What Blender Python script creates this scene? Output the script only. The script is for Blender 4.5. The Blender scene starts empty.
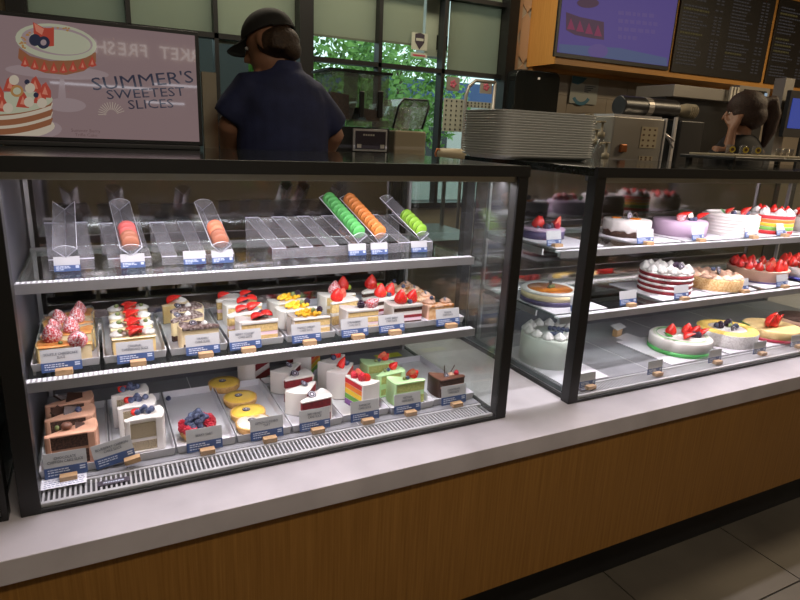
import bpy, bmesh, math, random
from mathutils import Vector, Matrix
random.seed(7)
S = bpy.context.scene
COL = S.collection
PI = math.pi

# ------------------------------------------------------------------ camera
CP = Vector((-0.08662, -1.2, 1.50341))
CR = Vector((0.893602, -0.446848, 0.042452))
CU = Vector((0.082839, 0.257130, 0.962820))
CF = Vector((0.441150, 0.856861, -0.266788))
FPX = 599.11
cam = bpy.data.cameras.new('camera'); cam.sensor_width = 36; cam.lens = FPX / 800 * 36
cam.clip_start = 0.02; cam.clip_end = 200
co = bpy.data.objects.new('camera', cam); COL.objects.link(co)
M = Matrix(((CR.x, CU.x, -CF.x, CP.x), (CR.y, CU.y, -CF.y, CP.y), (CR.z, CU.z, -CF.z, CP.z), (0, 0, 0, 1)))
co.matrix_world = M
S.camera = co

def at(px, py, X=None, Y=None, Z=None):
    """world point seen at a pixel of the 800x600 photo on a plane of the room"""
    d = CR * ((px - 400) / FPX) - CU * ((py - 300) / FPX) + CF
    t = (X - CP.x) / d.x if X is not None else (Y - CP.y) / d.y if Y is not None else (Z - CP.z) / d.z
    return CP + d * t

# ------------------------------------------------------------------ world, light, exposure
w = bpy.data.worlds.new('sky'); S.world = w; w.use_nodes = True
w.node_tree.nodes['Background'].inputs[0].default_value = (0.62, 0.78, 0.85, 1)
w.node_tree.nodes['Background'].inputs[1].default_value = 2.3
S.view_settings.view_transform = 'Standard'; S.view_settings.look = 'None'
S.view_settings.exposure = 0.0; S.view_settings.gamma = 1.0
S.cycles.transparent_max_bounces = 32
S.cycles.max_bounces = 8
S.cycles.caustics_reflective = False; S.cycles.caustics_refractive = False
S.cycles.sample_clamp_indirect = 4.0
S.cycles.use_denoising = True

def area(name, loc, size, size_y, power, color=(1, 1, 1), direction=(0, 0, -1), spread=PI):
    l = bpy.data.lights.new(name, 'AREA'); l.shape = 'RECTANGLE'; l.size = size; l.size_y = size_y
    l.energy = power; l.color = color; l.spread = spread
    o = bpy.data.objects.new(name, l); COL.objects.link(o)
    o.location = loc
    z = -Vector(direction).normalized(); x = Vector((1, 0, 0)); y = z.cross(x).normalized(); x = y.cross(z)
    o.rotation_euler = Matrix((x, y, z)).transposed().to_euler()
    return o

LEDC = (1.0, 0.90, 0.98)
WARM = (1.0, 0.87, 0.70)
# customer side ceiling lamps and staff side ceiling lights, all out of view
area('unseen_ceiling_light', (0.6, -1.4, 2.95), 1.6, 0.3, 27, WARM)
area('unseen_ceiling_light', (6.2, -1.4, 2.95), 1.6, 0.3, 22, WARM)
area('unseen_ceiling_light', (1.3, 2.05, 2.95), 2.2, 0.3, 30, (1.0, 0.86, 0.66))
area('unseen_ceiling_light', (4.8, .3, 2.95), 1.2, 0.3, 48, (1.0, 0.78, 0.5))  # unseen lamp, placed and strengthened to brighten the wall below the soffit
# refrigerated case LED bars (the emitting diodes; housings are modelled with the cases)
for (x0, x1) in ((-0.235, 0.94), (1.28, 3.2)):
    cx, L = (x0 + x1) / 2, x1 - x0
    k = L / 1.175
    area('led_bar_light', (cx, 0.20, 1.388), L, 0.02, 9.0 * k, LEDC, (0, 0.12, -1))
    area('led_bar_light', (cx, 0.33, 1.127), L - .02, 0.012, 1.6 * k, LEDC, (0, 0.35, -1))
    area('led_bar_light', (cx, 0.295, 0.902), L - .02, 0.012, 1.5 * k, LEDC, (0, 0.3, -1))

# ------------------------------------------------------------------ materials
MATS = {}
def mat(name, col=(.5, .5, .5), rough=.5, metal=0., spec=.5, emit=None, es=0., noise=0., nscale=30., bump=0., bscale=60., coat=0., alpha=1.):
    if name in MATS: return MATS[name]
    m = bpy.data.materials.new(name); m.use_nodes = True
    nt = m.node_tree; b = nt.nodes['Principled BSDF']
    b.inputs['Base Color'].default_value = (*col, 1); b.inputs['Roughness'].default_value = rough
    b.inputs['Metallic'].default_value = metal; b.inputs['Specular IOR Level'].default_value = spec
    b.inputs['Coat Weight'].default_value = coat; b.inputs['Alpha'].default_value = alpha
    if emit: b.inputs['Emission Color'].default_value = (*emit, 1); b.inputs['Emission Strength'].default_value = es
    if noise or bump:
        tc = nt.nodes.new('ShaderNodeTexCoord')
    if noise:
        n = nt.nodes.new('ShaderNodeTexNoise'); n.inputs['Scale'].default_value = nscale; n.inputs['Detail'].default_value = 6
        r = nt.nodes.new('ShaderNodeValToRGB')
        lo = [max(0, c * (1 - noise)) for c in col]; hi = [min(1, c * (1 + noise)) for c in col]
        r.color_ramp.elements[0].color = (*lo, 1); r.color_ramp.elements[1].color = (*hi, 1)
        r.color_ramp.elements[0].position = .3; r.color_ramp.elements[1].position = .7
        nt.links.new(tc.outputs['Object'], n.inputs['Vector']); nt.links.new(n.outputs[0], r.inputs[0])
        nt.links.new(r.outputs[0], b.inputs['Base Color'])
    if bump:
        n2 = nt.nodes.new('ShaderNodeTexNoise'); n2.inputs['Scale'].default_value = bscale; n2.inputs['Detail'].default_value = 4
        bp = nt.nodes.new('ShaderNodeBump'); bp.inputs['Strength'].default_value = bump; bp.inputs['Distance'].default_value = .004
        nt.links.new(tc.outputs['Object'], n2.inputs['Vector']); nt.links.new(n2.outputs[0], bp.inputs['Height'])
        nt.links.new(bp.outputs[0], b.inputs['Normal'])
    MATS[name] = m; return m

def glass(name, tint=(1, 1, 1), refl=1.0, rough=.01, ior=1.45, haze=0.):
    m = bpy.data.materials.new(name); m.use_nodes = True; nt = m.node_tree; nt.nodes.clear()
    out = nt.nodes.new('ShaderNodeOutputMaterial'); mx = nt.nodes.new('ShaderNodeMixShader')
    t = nt.nodes.new('ShaderNodeBsdfTransparent'); t.inputs[0].default_value = (*tint, 1)
    g = nt.nodes.new('ShaderNodeBsdfGlossy'); g.inputs['Roughness'].default_value = rough
    f = nt.nodes.new('ShaderNodeFresnel')
    ge = nt.nodes.new('ShaderNodeNewGeometry'); mi_ = nt.nodes.new('ShaderNodeMix'); mi_.inputs[2].default_value = ior; mi_.inputs[3].default_value = 1 / ior   # same reflectance on both faces of a thin pane
    nt.links.new(ge.outputs['Backfacing'], mi_.inputs[0]); nt.links.new(mi_.outputs[0], f.inputs[0])
    mu = nt.nodes.new('ShaderNodeMath'); mu.operation = 'MULTIPLY'; mu.inputs[1].default_value = refl
    nt.links.new(f.outputs[0], mu.inputs[0]); nt.links.new(mu.outputs[0], mx.inputs[0])
    nt.links.new(t.outputs[0], mx.inputs[1]); nt.links.new(g.outputs[0], mx.inputs[2]); src = mx.outputs[0]
    if haze:
        df = nt.nodes.new('ShaderNodeBsdfDiffuse'); df.inputs[0].default_value = (.85, .84, .88, 1); m2 = nt.nodes.new('ShaderNodeMixShader'); m2.inputs[0].default_value = haze
        nt.links.new(src, m2.inputs[1]); nt.links.new(df.outputs[0], m2.inputs[2]); src = m2.outputs[0]
    nt.links.new(src, out.inputs[0])
    MATS[name] = m; return m

def mixmat(name, base, spots, scale, lo, hi, rough=.6, tex='noise', stretch=(1, 1, 1)):
    """two-colour procedural material"""
    m = bpy.data.materials.new(name); m.use_nodes = True; nt = m.node_tree; b = nt.nodes['Principled BSDF']
    tc = nt.nodes.new('ShaderNodeTexCoord'); mp = nt.nodes.new('ShaderNodeMapping'); mp.inputs['Scale'].default_value = stretch
    if tex == 'noise': n = nt.nodes.new('ShaderNodeTexNoise'); n.inputs['Detail'].default_value = 5
    else: n = nt.nodes.new('ShaderNodeTexVoronoi')
    n.inputs['Scale'].default_value = scale
    r = nt.nodes.new('ShaderNodeValToRGB')
    r.color_ramp.elements[0].color = (*base, 1); r.color_ramp.elements[1].color = (*spots, 1)
    r.color_ramp.elements[0].position = lo; r.color_ramp.elements[1].position = hi
    nt.links.new(tc.outputs['Object'], mp.inputs[0]); nt.links.new(mp.outputs[0], n.inputs['Vector'])
    nt.links.new(n.outputs[0], r.inputs[0]); nt.links.new(r.outputs[0], b.inputs['Base Color'])
    b.inputs['Roughness'].default_value = rough
    MATS[name] = m; return m

def stripes(name, a, b_, period, duty=.5, axis=0, rough=.4, metal=0.):
    m = bpy.data.materials.new(name); m.use_nodes = True; nt = m.node_tree; b = nt.nodes['Principled BSDF']
    tc = nt.nodes.new('ShaderNodeTexCoord'); sp = nt.nodes.new('ShaderNodeSeparateXYZ')
    d = nt.nodes.new('ShaderNodeMath'); d.operation = 'DIVIDE'; d.inputs[1].default_value = period
    f = nt.nodes.new('ShaderNodeMath'); f.operation = 'FRACT'; g = nt.nodes.new('ShaderNodeMath'); g.operation = 'GREATER_THAN'; g.inputs[1].default_value = duty
    mx = nt.nodes.new('ShaderNodeMix'); mx.data_type = 'RGBA'; mx.inputs[6].default_value = (*a, 1); mx.inputs[7].default_value = (*b_, 1)
    nt.links.new(tc.outputs['Object'], sp.inputs[0]); nt.links.new(sp.outputs[axis], d.inputs[0]); nt.links.new(d.outputs[0], f.inputs[0])
    nt.links.new(f.outputs[0], g.inputs[0]); nt.links.new(g.outputs[0], mx.inputs[0]); nt.links.new(mx.outputs[2], b.inputs['Base Color'])
    b.inputs['Roughness'].default_value = rough; b.inputs['Metallic'].default_value = metal
    MATS[name] = m; return m

glass('case_glass', (.975, .99, .98), .9)
glass('side_pane', (.93, .965, .95), 1.5, haze=.012)
glass('shelf_glass', (.86, .93, .90), 1.0)
glass('window_glass', (.86, .9, .86), .6)
glass('acrylic', (.95, .95, .97), 1.6, .03, haze=.10)
glass('clear_film', (.93, .93, .93), 2.0, .08, haze=.10)
glass('smoky_plastic', (.72, .70, .66), 1.4, .05, haze=.10)
mat('acrylic_edge_glint', (.85, .84, .92), .3, emit=None)  # light caught by the sheet edges, painted as a near-white colour
mat('black_metal', (.012, .012, .012), .42)
mat('black_metal_satin', (.035, .035, .037), .5)
mat('black_glossy', (.012, .014, .014), .06, spec=.6)
mat('stone_top', (.02, .023, .021), .09, spec=.6, noise=.5, nscale=150)
mat('brushed_steel', (.55, .54, .55), .35, metal=.85, noise=.06, nscale=12)
mat('bright_steel', (.75, .74, .76), .3, metal=.6)
mat('deck_steel', (.27, .27, .29), .42, metal=.3, noise=.12, nscale=9)
mat('dark_slot', (.03, .03, .035), .7)
mat('dark_back_glass', (.38, .36, .36), .07, metal=1.0)
mat('case_interior', (.07, .07, .085), .35)
mat('white_plastic', (.74, .73, .77), .35)
mat('tray_white', (.60, .59, .63), .3)
mat('board_white', (.60, .58, .62), .5)
mat('tag_grey', (.46, .46, .47), .55)
mat('tag_blue', (.045, .085, .22), .55)
mat('tag_text', (.06, .07, .10), .7)
mat('tag_text_light', (.55, .60, .72), .7)
mat('wood_block', (.42, .26, .13), .55, noise=.12, nscale=40)
mat('paper_white', (.72, .72, .78), .7)
mat('cream', (.70, .655, .62), .45, bump=.15, bscale=70)
mat('cream_pink', (.80, .60, .68), .5)
mat('whip', (.74, .71, .68), .45, bump=.2, bscale=120)
mat('lavender_cream', (.56, .40, .54), .45)
mat('milk_choc_cream', (.56, .30, .20), .5, bump=.2, bscale=80)
mat('peach_cream', (.62, .38, .27), .5)
mat('mint_cream', (.60, .64, .57), .4)
mat('matcha_cream', (.44, .66, .33), .5, bump=.15, bscale=90)
mat('dark_choc', (.045, .018, .012), .35)
mat('choc_crumb', (.07, .032, .022), .8, noise=.6, nscale=220, bump=.6, bscale=220)
mixmat('tiramisu_top', (.10, .05, .04), (.42, .33, .32), 160, .42, .6, .8)
mixmat('sponge_yellow', (.70, .50, .22), (.52, .36, .14), 200, .4, .6, .8)
mixmat('sponge_speckled', (.46, .38, .24), (.12, .085, .06), 430, .46, .56, .85)
mixmat('sponge_choc', (.03, .012, .008), (.09, .04, .025), 220, .4, .6, .8)
mixmat('sponge_red', (.25, .012, .02), (.16, .008, .015), 160, .4, .6, .7)
mixmat('sponge_green', (.42, .42, .14), (.30, .36, .10), 160, .4, .6, .8)
mixmat('sponge_mocha', (.50, .26, .10), (.66, .44, .24), 90, .4, .6, .7)
mixmat('cheesecake', (.80, .60, .28), (.74, .52, .22), 40, .4, .6, .5)
mixmat('cheesecake_pale', (.78, .64, .40), (.72, .58, .34), 40, .4, .6, .5)
mixmat('baked_top', (.62, .20, .04), (.78, .38, .12), 60, .35, .65, .4)
mixmat('caramel_top', (.60, .19, .02), (.50, .13, .01), 20, .4, .6, .25)
mixmat('caramel_drizzle', (.74, .50, .36), (.55, .22, .06), 55, .48, .56, .4)
mixmat('nut_crumb', (.55, .30, .10), (.75, .52, .26), 170, .4, .6, .9)
mixmat('coconut', (.70, .67, .66), (.48, .44, .44), 200, .45, .65, .9)
mixmat('yellow_crumb', (.78, .50, .07), (.85, .62, .18), 150, .4, .6, .8)
mixmat('strawberry_red', (.62, .018, .016), (.75, .30, .08), 260, .0, .0, .25, 'voronoi')
MATS['strawberry_red'].node_tree.nodes['Color Ramp'].color_ramp.elements[0].color = (.80, .40, .12, 1)
MATS['strawberry_red'].node_tree.nodes['Color Ramp'].color_ramp.elements[1].color = (.64, .02, .018, 1)
MATS['strawberry_red'].node_tree.nodes['Color Ramp'].color_ramp.elements[0].position = .10
MATS['strawberry_red'].node_tree.nodes['Color Ramp'].color_ramp.elements[1].position = .22
mixmat('strawberry_sugared', (.55, .04, .05), (.85, .72, .76), 330, .44, .60, .6)
mixmat('strawberry_cut', (.80, .22, .14), (.70, .05, .03), 60, .4, .6, .3)
mat('raspberry_red', (.50, .012, .035), .35)
mixmat('blueberry_blue', (.025, .035, .09), (.20, .24, .36), 90, .4, .75, .5)
mat('blackberry', (.03, .012, .035), .3)
mat('kiwi_green', (.40, .55, .08), .4)
mat('leaf_green', (.03, .20, .03), .5)
mat('pistachio', (.22, .26, .10), .6)
mat('mango', (.95, .52, .03), .25, noise=.12, nscale=60)
mat('tart_crust', (.66, .38, .13), .7, noise=.2, nscale=90, bump=.3, bscale=160)
mixmat('lemon_glaze', (.92, .62, .08), (.80, .50, .10), 25, .3, .7, .18)
mixmat('lemon_powder', (.90, .84, .74), (.88, .58, .14), 25, .5, .62, .5)
mat('plaque_dark', (.04, .03, .045), .4)
mat('plaque_light', (.55, .52, .62), .5)
mat('ribbon_red', (.45, .02, .06), .4)
mat('ribbon_green', (.09, .42, .11), .4)
mat('ribbon_blue', (.04, .05, .35), .4)
mat('ribbon_purple', (.07, .05, .13), .4)
mat('rb_red', (.62, .02, .03), .7); mat('rb_orange', (.80, .20, .02), .7); mat('rb_yellow', (.85, .56, .03), .7)
mat('rb_green', (.16, .40, .06), .7); mat('rb_purple', (.22, .08, .30), .7)
for n_, c_ in dict(green=(.09, .42, .10), orange=(.68, .22, .045), lime=(.26, .50, .04), pink=(.62, .12, .11), brown=(.38, .14, .08), coral=(.90, .25, .13)).items():
    mat('macaron_' + n_, c_, .5)
mat('macaron_dark', (.008, .04, .01), .7); mat('macaron_fill_orange', (.16, .04, .01), .7); mat('macaron_fill_choc', (.06, .03, .015), .6)
mat('foil', (.62, .62, .66), .25, metal=.8)
mat('yellow_sticker', (.60, .62, .05), .6)

# wood veneer with fine vertical grain
def wood(name, a, b_, sc=(60, 60, 1.2), rough=.45):
    m = bpy.data.materials.new(name); m.use_nodes = True; nt = m.node_tree; b = nt.nodes['Principled BSDF']
    tc = nt.nodes.new('ShaderNodeTexCoord'); mp = nt.nodes.new('ShaderNodeMapping'); mp.inputs['Scale'].default_value = sc
    n = nt.nodes.new('ShaderNodeTexNoise'); n.inputs['Scale'].default_value = 2.2; n.inputs['Detail'].default_value = 8; n.inputs['Roughness'].default_value = .65
    r = nt.nodes.new('ShaderNodeValToRGB'); r.color_ramp.elements[0].position = .3; r.color_ramp.elements[1].position = .72
    r.color_ramp.elements[0].color = (*a, 1); r.color_ramp.elements[1].color = (*b_, 1)
    nt.links.new(tc.outputs['Object'], mp.inputs[0]); nt.links.new(mp.outputs[0], n.inputs['Vector']); nt.links.new(n.outputs[0], r.inputs[0])
    nt.links.new(r.outputs[0], b.inputs['Base Color']); b.inputs['Roughness'].default_value = rough
    MATS[name] = m; return m
wood('oak_veneer', (.27, .12, .022), (.44, .215, .048))
wood('soffit_oak', (.50, .23, .05), (.64, .33, .09), (60, 60, 2))
wood('soffit_oak_h', (.50, .23, .05), (.64, .33, .09), (2, 60, 60))
mixmat('worktop_stone', (.70, .65, .69), (.56, .52, .555), 4.5, .38, .66, .35)
mixmat('floor_tile', (.135, .115, .09), (.085, .072, .056), 2.5, .35, .7, .55)
mat('grout', (.03, .026, .022), .9)
mat('kick_black', (.012, .012, .014), .45)
mixmat('wall_tile', (.40, .34, .27), (.34, .29, .23), 2, .4, .6, .35)
mat('wall_grout', (.60, .55, .45), .8)
mat('hex_tile', (.66, .46, .30), .35)
mat('plaster_beige', (.50, .42, .30), .8)
mat('plaster_white', (.60, .58, .54), .8)
mat('ceiling_paint', (.35, .34, .32), .9)

# ------------------------------------------------------------------ mesh helpers
def tag(o, label=None, cat=None, group=None, kind=None):
    if label: o['label'] = label
    if cat: o['category'] = cat
    if group: o['group'] = group
    if kind: o['kind'] = kind
    return o
def empty(name, loc=(0, 0, 0), rz=0, label=None, cat=None, group=None, kind=None):
    o = bpy.data.objects.new(name, None); COL.objects.link(o); o.location = loc; o.rotation_euler = (0, 0, rz)
    o.empty_display_size = .02
    return tag(o, label, cat, group, kind)
def mesh_of(name, bm, mats, smooth=False, recalc=True):
    if recalc: bmesh.ops.recalc_face_normals(bm, faces=bm.faces)
    me = bpy.data.meshes.new(name); bm.to_mesh(me); bm.free()
    for m in (mats if isinstance(mats, (list, tuple)) else [mats]): me.materials.append(MATS[m])
    if smooth:
        for p in me.polygons: p.use_smooth = True
    return me
def obj(name, bm, mats, parent=None, smooth=False, bevel=0., loc=None, recalc=True, seg=2):
    me = mesh_of(name, bm, mats, smooth, recalc) if isinstance(bm, bmesh.types.BMesh) else bm
    o = bpy.data.objects.new(name, me); COL.objects.link(o)
    if parent: o.parent = parent
    if loc is not None: o.location = loc
    if bevel:
        b = o.modifiers.new('bevel', 'BEVEL'); b.width = bevel; b.segments = seg; b.limit_method = 'ANGLE'
        for p in me.polygons: p.use_smooth = True
        o.modifiers.new('wn', 'WEIGHTED_NORMAL')
    return o
def inst(name, me, parent, loc=(0, 0, 0), rot=(0, 0, 0), sc=1.):
    o = bpy.data.objects.new(name, me); COL.objects.link(o); o.parent = parent
    o.location = loc; o.rotation_euler = rot; o.scale = (sc,) * 3 if not isinstance(sc, tuple) else sc
    return o
def copy_tree(o, parent=None):
    c = o.copy(); COL.objects.link(c)
    if parent: c.parent = parent
    for ch in list(o.children): copy_tree(ch, c)
    return c
def nb(): return bmesh.new()
def box(bm, x0, x1, y0, y1, z0, z1, mi=0):
    v = [bm.verts.new(p) for p in ((x0, y0, z0), (x1, y0, z0), (x1, y1, z0), (x0, y1, z0), (x0, y0, z1), (x1, y0, z1), (x1, y1, z1), (x0, y1, z1))]
    for f in ((0, 3, 2, 1), (4, 5, 6, 7), (0, 1, 5, 4), (1, 2, 6, 5), (2, 3, 7, 6), (3, 0, 4, 7)):
        fc = bm.faces.new([v[i] for i in f]); fc.material_index = mi
    return v
def B(x0, x1, y0, y1, z0, z1):
    bm = nb(); box(bm, x0, x1, y0, y1, z0, z1); return bm
def prism(bm, poly, z0, z1, mi=0, top_scale=1., axis=2):
    n = len(poly)
    cx = sum(p[0] for p in poly) / n; cy = sum(p[1] for p in poly) / n
    def P(x, y, z):
        return (x, y, z) if axis == 2 else ((x, z, y) if axis == 1 else (z, x, y))
    a = [bm.verts.new(P(x, y, z0)) for x, y in poly]
    b = [bm.verts.new(P(cx + (x - cx) * top_scale, cy + (y - cy) * top_scale, z1)) for x, y in poly]
    fs = [bm.faces.new(a[::-1]), bm.faces.new(b)]
    for i in range(n): fs.append(bm.faces.new((a[i], a[(i + 1) % n], b[(i + 1) % n], b[i])))
    for f in fs: f.material_index = mi
    return a + b
def lathe(bm, prof, seg=24, c=(0, 0, 0), mi=0, rmod=None, closed=True):
    rings = []
    for r, z in prof:
        if r < 1e-6: rings.append([bm.verts.new((c[0], c[1], c[2] + z))])
        else:
            rg = []
            for i in range(seg):
                a = 2 * PI * i / seg; rr = r * (rmod(a, z) if rmod else 1)
                rg.append(bm.verts.new((c[0] + rr * math.cos(a), c[1] + rr * math.sin(a), c[2] + z)))
            rings.append(rg)
    for A, Bq in zip(rings, rings[1:]):
        if len(A) == 1 and len(Bq) == 1: continue
        for i in range(seg):
            j = (i + 1) % seg
            if len(A) == 1: f = bm.faces.new((A[0], Bq[i], Bq[j]))
            elif len(Bq) == 1: f = bm.faces.new((A[i], A[j], Bq[0]))
            else: f = bm.faces.new((A[i], A[j], Bq[j], Bq[i]))
            f.material_index = mi
    if closed:
        for rg in (rings[0], rings[-1]):
            if len(rg) > 1: bm.faces.new(rg).material_index = mi
    return bm
def tube(bm, pts, r, seg=8, mi=0, cap=True):
    pts = [Vector(p) for p in pts]; rings = []
    rs = r if isinstance(r, (list, tuple)) else [r] * len(pts)
    up = None
    for i, p in enumerate(pts):
        d = (pts[min(i + 1, len(pts) - 1)] - pts[max(i - 1, 0)]).normalized()
        if up is None: up = Vector((0, 0, 1)) if abs(d.z) < .9 else Vector((1, 0, 0))
        s = d.cross(up).normalized(); u2 = s.cross(d).normalized(); up = u2
        rr = rs[i]; rx, ry = rr if isinstance(rr, tuple) else (rr, rr)
        rings.append([bm.verts.new(p + s * (rx * math.cos(2 * PI * k / seg)) + u2 * (ry * math.sin(2 * PI * k / seg))) for k in range(seg)])
    for A, Bq in zip(rings, rings[1:]):
        for k in range(seg):
            bm.faces.new((A[k], A[(k + 1) % seg], Bq[(k + 1) % seg], Bq[k])).material_index = mi
    if cap:
        bm.faces.new(rings[0][::-1]).material_index = mi; bm.faces.new(rings[-1]).material_index = mi
    return bm
def sphere(bm, c, r, sx=1, sy=1, sz=1, u=12, v=8, mi=0):
    mtx = Matrix.Translation(c) @ Matrix.Diagonal((sx, sy, sz, 1))
    res = bmesh.ops.create_uvsphere(bm, u_segments=u, v_segments=v, radius=r, matrix=mtx)
    for vv in res['verts']:
        for f in vv.link_faces: f.material_index = mi
    return bm
def sheet(bm, q, t, mi=0, ei=1):
    q = [Vector(p) for p in q]; n = (q[1] - q[0]).cross(q[2] - q[1]).normalized() * t
    a = [bm.verts.new(p) for p in q]; b = [bm.verts.new(p + n) for p in q]
    bm.faces.new(a[::-1]).material_index = mi; bm.faces.new(b).material_index = mi
    for i in range(len(q)): bm.faces.new((a[i], a[(i + 1) % len(q)], b[(i + 1) % len(q)], b[i])).material_index = ei
def text_mesh(s, size, m, depth=.0002, align='CENTER', bold=0., xs=1.):
    c = bpy.data.curves.new('lettering', 'FONT'); c.body = s; c.size = size; c.align_x = align; c.align_y = 'CENTER'
    c.extrude = depth; c.offset = bold; c.resolution_u = 2; c.space_line = .95
    o = bpy.data.objects.new('tmp_text', c); COL.objects.link(o)
    bpy.context.view_layer.update()
    dg = bpy.context.evaluated_depsgraph_get()
    me = bpy.data.meshes.new_from_object(o.evaluated_get(dg)); bpy.data.objects.remove(o)
    for v in me.vertices: v.co.x *= xs
    me.materials.clear(); me.materials.append(MATS[m]); return me

# ------------------------------------------------------------------ structure
def struct(name, bm, m, **k): return tag(obj(name, bm, m, **k), kind='structure')
bm = nb(); box(bm, -3, 8, -4.5, 2.9, -.06, -.004); struct('floor', bm, 'grout')
# staggered floor tiles are pattern of the floor
bm = nb()
T = .645
for j in range(-7, 5):
    off = 1.455 if j % 2 == 0 else 1.455 + .41
    y0 = -.245 + j * T
    for i in range(-7, 11):
        x0 = off + i * T
        if x0 > 8 or x0 < -3: continue
        box(bm, x0 + .003, x0 + T - .003, y0 + .003, y0 + T - .003, -.006, 0)
o = obj('tile_pattern', bm, 'floor_tile'); o.parent = bpy.data.objects['floor']
struct('ceiling', B(-3, 8, -4.5, 2.9, 3.0, 3.06), 'ceiling_paint')
struct('wall_left', B(-3.1, -3, -4.5, 2.9, 0, 3), 'plaster_beige')
struct('wall_right', B(8, 8.1, -4.5, 2.9, 0, 3), 'plaster_beige')
struct('wall_front', B(-3, 8, -4.6, -4.5, 0, 3), 'plaster_beige')
# back wall: windows from X=-.33 to 2.66, tiled wall beyond
YW = 2.6
struct('wall_back_left', B(-3, -.345, YW, YW + .12, 0, 3), 'plaster_beige')
struct('wall_back_sill', B(-.345, 2.68, YW, YW + .12, 0, 1.0), 'plaster_beige')
struct('wall_back_right', B(2.68, 8, YW + .01, YW + .12, 0, 3), 'wall_grout')
bm = nb()   # large ceramic wall tiles
for j in range(0, 12):
    for i in range(0, 14):
        x0 = 2.84 + i * .41 - (.2 if j % 2 else 0); z0 = j * .205
        if x0 < 2.84: x0a = 2.84
        else: x0a = x0
        box(bm, x0a + .001, x0 + .408, YW, YW + .012, z0 + .001, z0 + .204)
o = obj('tile_pattern', bm, 'wall_tile'); o.parent = bpy.data.objects['wall_back_right']
# column of long hexagonal tiles beside the window
bm = nb()
for j in range(-1, 11):
    for i in range(2):
        cx = 2.70 + i * .1; cz = j * .34 + (.17 if i else 0)
        x0, x1 = max(cx - .0492, 2.681), min(cx + .0492, 2.838)
        if x1 <= x0: continue
        hz, pt = .1185, .0495
        poly = [(x0, cz - hz), ((x0 + x1) / 2, cz - hz - pt), (x1, cz - hz), (x1, cz + hz), ((x0 + x1) / 2, cz + hz + pt), (x0, cz + hz)]
        poly = [(x, max(0, min(3, z))) for x, z in poly]
        prism(bm, poly, YW + .0, YW + .0085, axis=1)
o = obj('hexagon_tile_pattern', bm, 'hex_tile'); o.parent = bpy.data.objects['wall_back_right']
# window frames
def win(n, x0, x1, z0, z1, bars=(), vbars=()):
    o = tag(obj('window_%d' % n, B(x0, x1, YW + .03, YW + .036, z0, z1), 'window_glass'), kind='structure')
    bm = nb(); t = .035
    box(bm, x0, x1, YW - .02, YW + .06, z0, z0 + t); box(bm, x0, x1, YW - .02, YW + .06, z1 - t, z1)
    box(bm, x0, x0 + t, YW - .02, YW + .06, z0, z1); box(bm, x1 - t, x1, YW - .02, YW + .06, z0, z1)
    for z in bars: box(bm, x0, x1, YW - .018, YW + .058, z - .014, z + .014)
    for x in vbars: box(bm, x - .012, x + .012, YW - .018, YW + .058, z0, z1)
    obj('window_frame', bm, 'black_metal', o)
    return o
win(1, -.345, 1.13, 1.0, 3.0, (2.0,), (.155, .61))
win(2, 1.13, 2.68, 1.0, 3.0, (1.93, 2.40), (1.64, 2.115))
struct('trim_1', B(1.09, 1.175, YW - .06, YW + .07, .9, 3), 'black_metal')
struct('trim_2', B(2.60, 2.68, YW - .06, YW + .07, .9, 3), 'black_metal')
struct('trim_3', B(-.40, -.32, YW - .06, YW + .07, .9, 3), 'black_metal')

# ------------------------------------------------------------------ counter
ctr = empty('display_counter', (1.9, .5, 0), 0, 'long oak veneered counter with pale stone worktop under the cake cases', 'counter')
def at_parent(o, p):
    o.parent = p; o.matrix_parent_inverse = Matrix.Translation(p.location).inverted(); return o
bm = B(-2.2, 6.2, 0, .85, .623, .679)
at_parent(obj('worktop', bm, 'worktop_stone', bevel=.002), ctr)
for a, b_ in ((-2.2, -.6205), (-.62, .5995), (.60, 2.4195), (2.42, 3.6995), (3.70, 6.2)):
    at_parent(obj('oak_panel', B(a, b_, .015, .04, .18, .623), 'oak_veneer'), ctr)
at_parent(obj('kick_plate', B(-2.2, 6.2, .084, .10, 0, .18), 'kick_black'), ctr)
at_parent(obj('carcass', B(-2.15, 6.15, .10, .80, .001, .62), 'black_metal_satin'), ctr)
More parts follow.
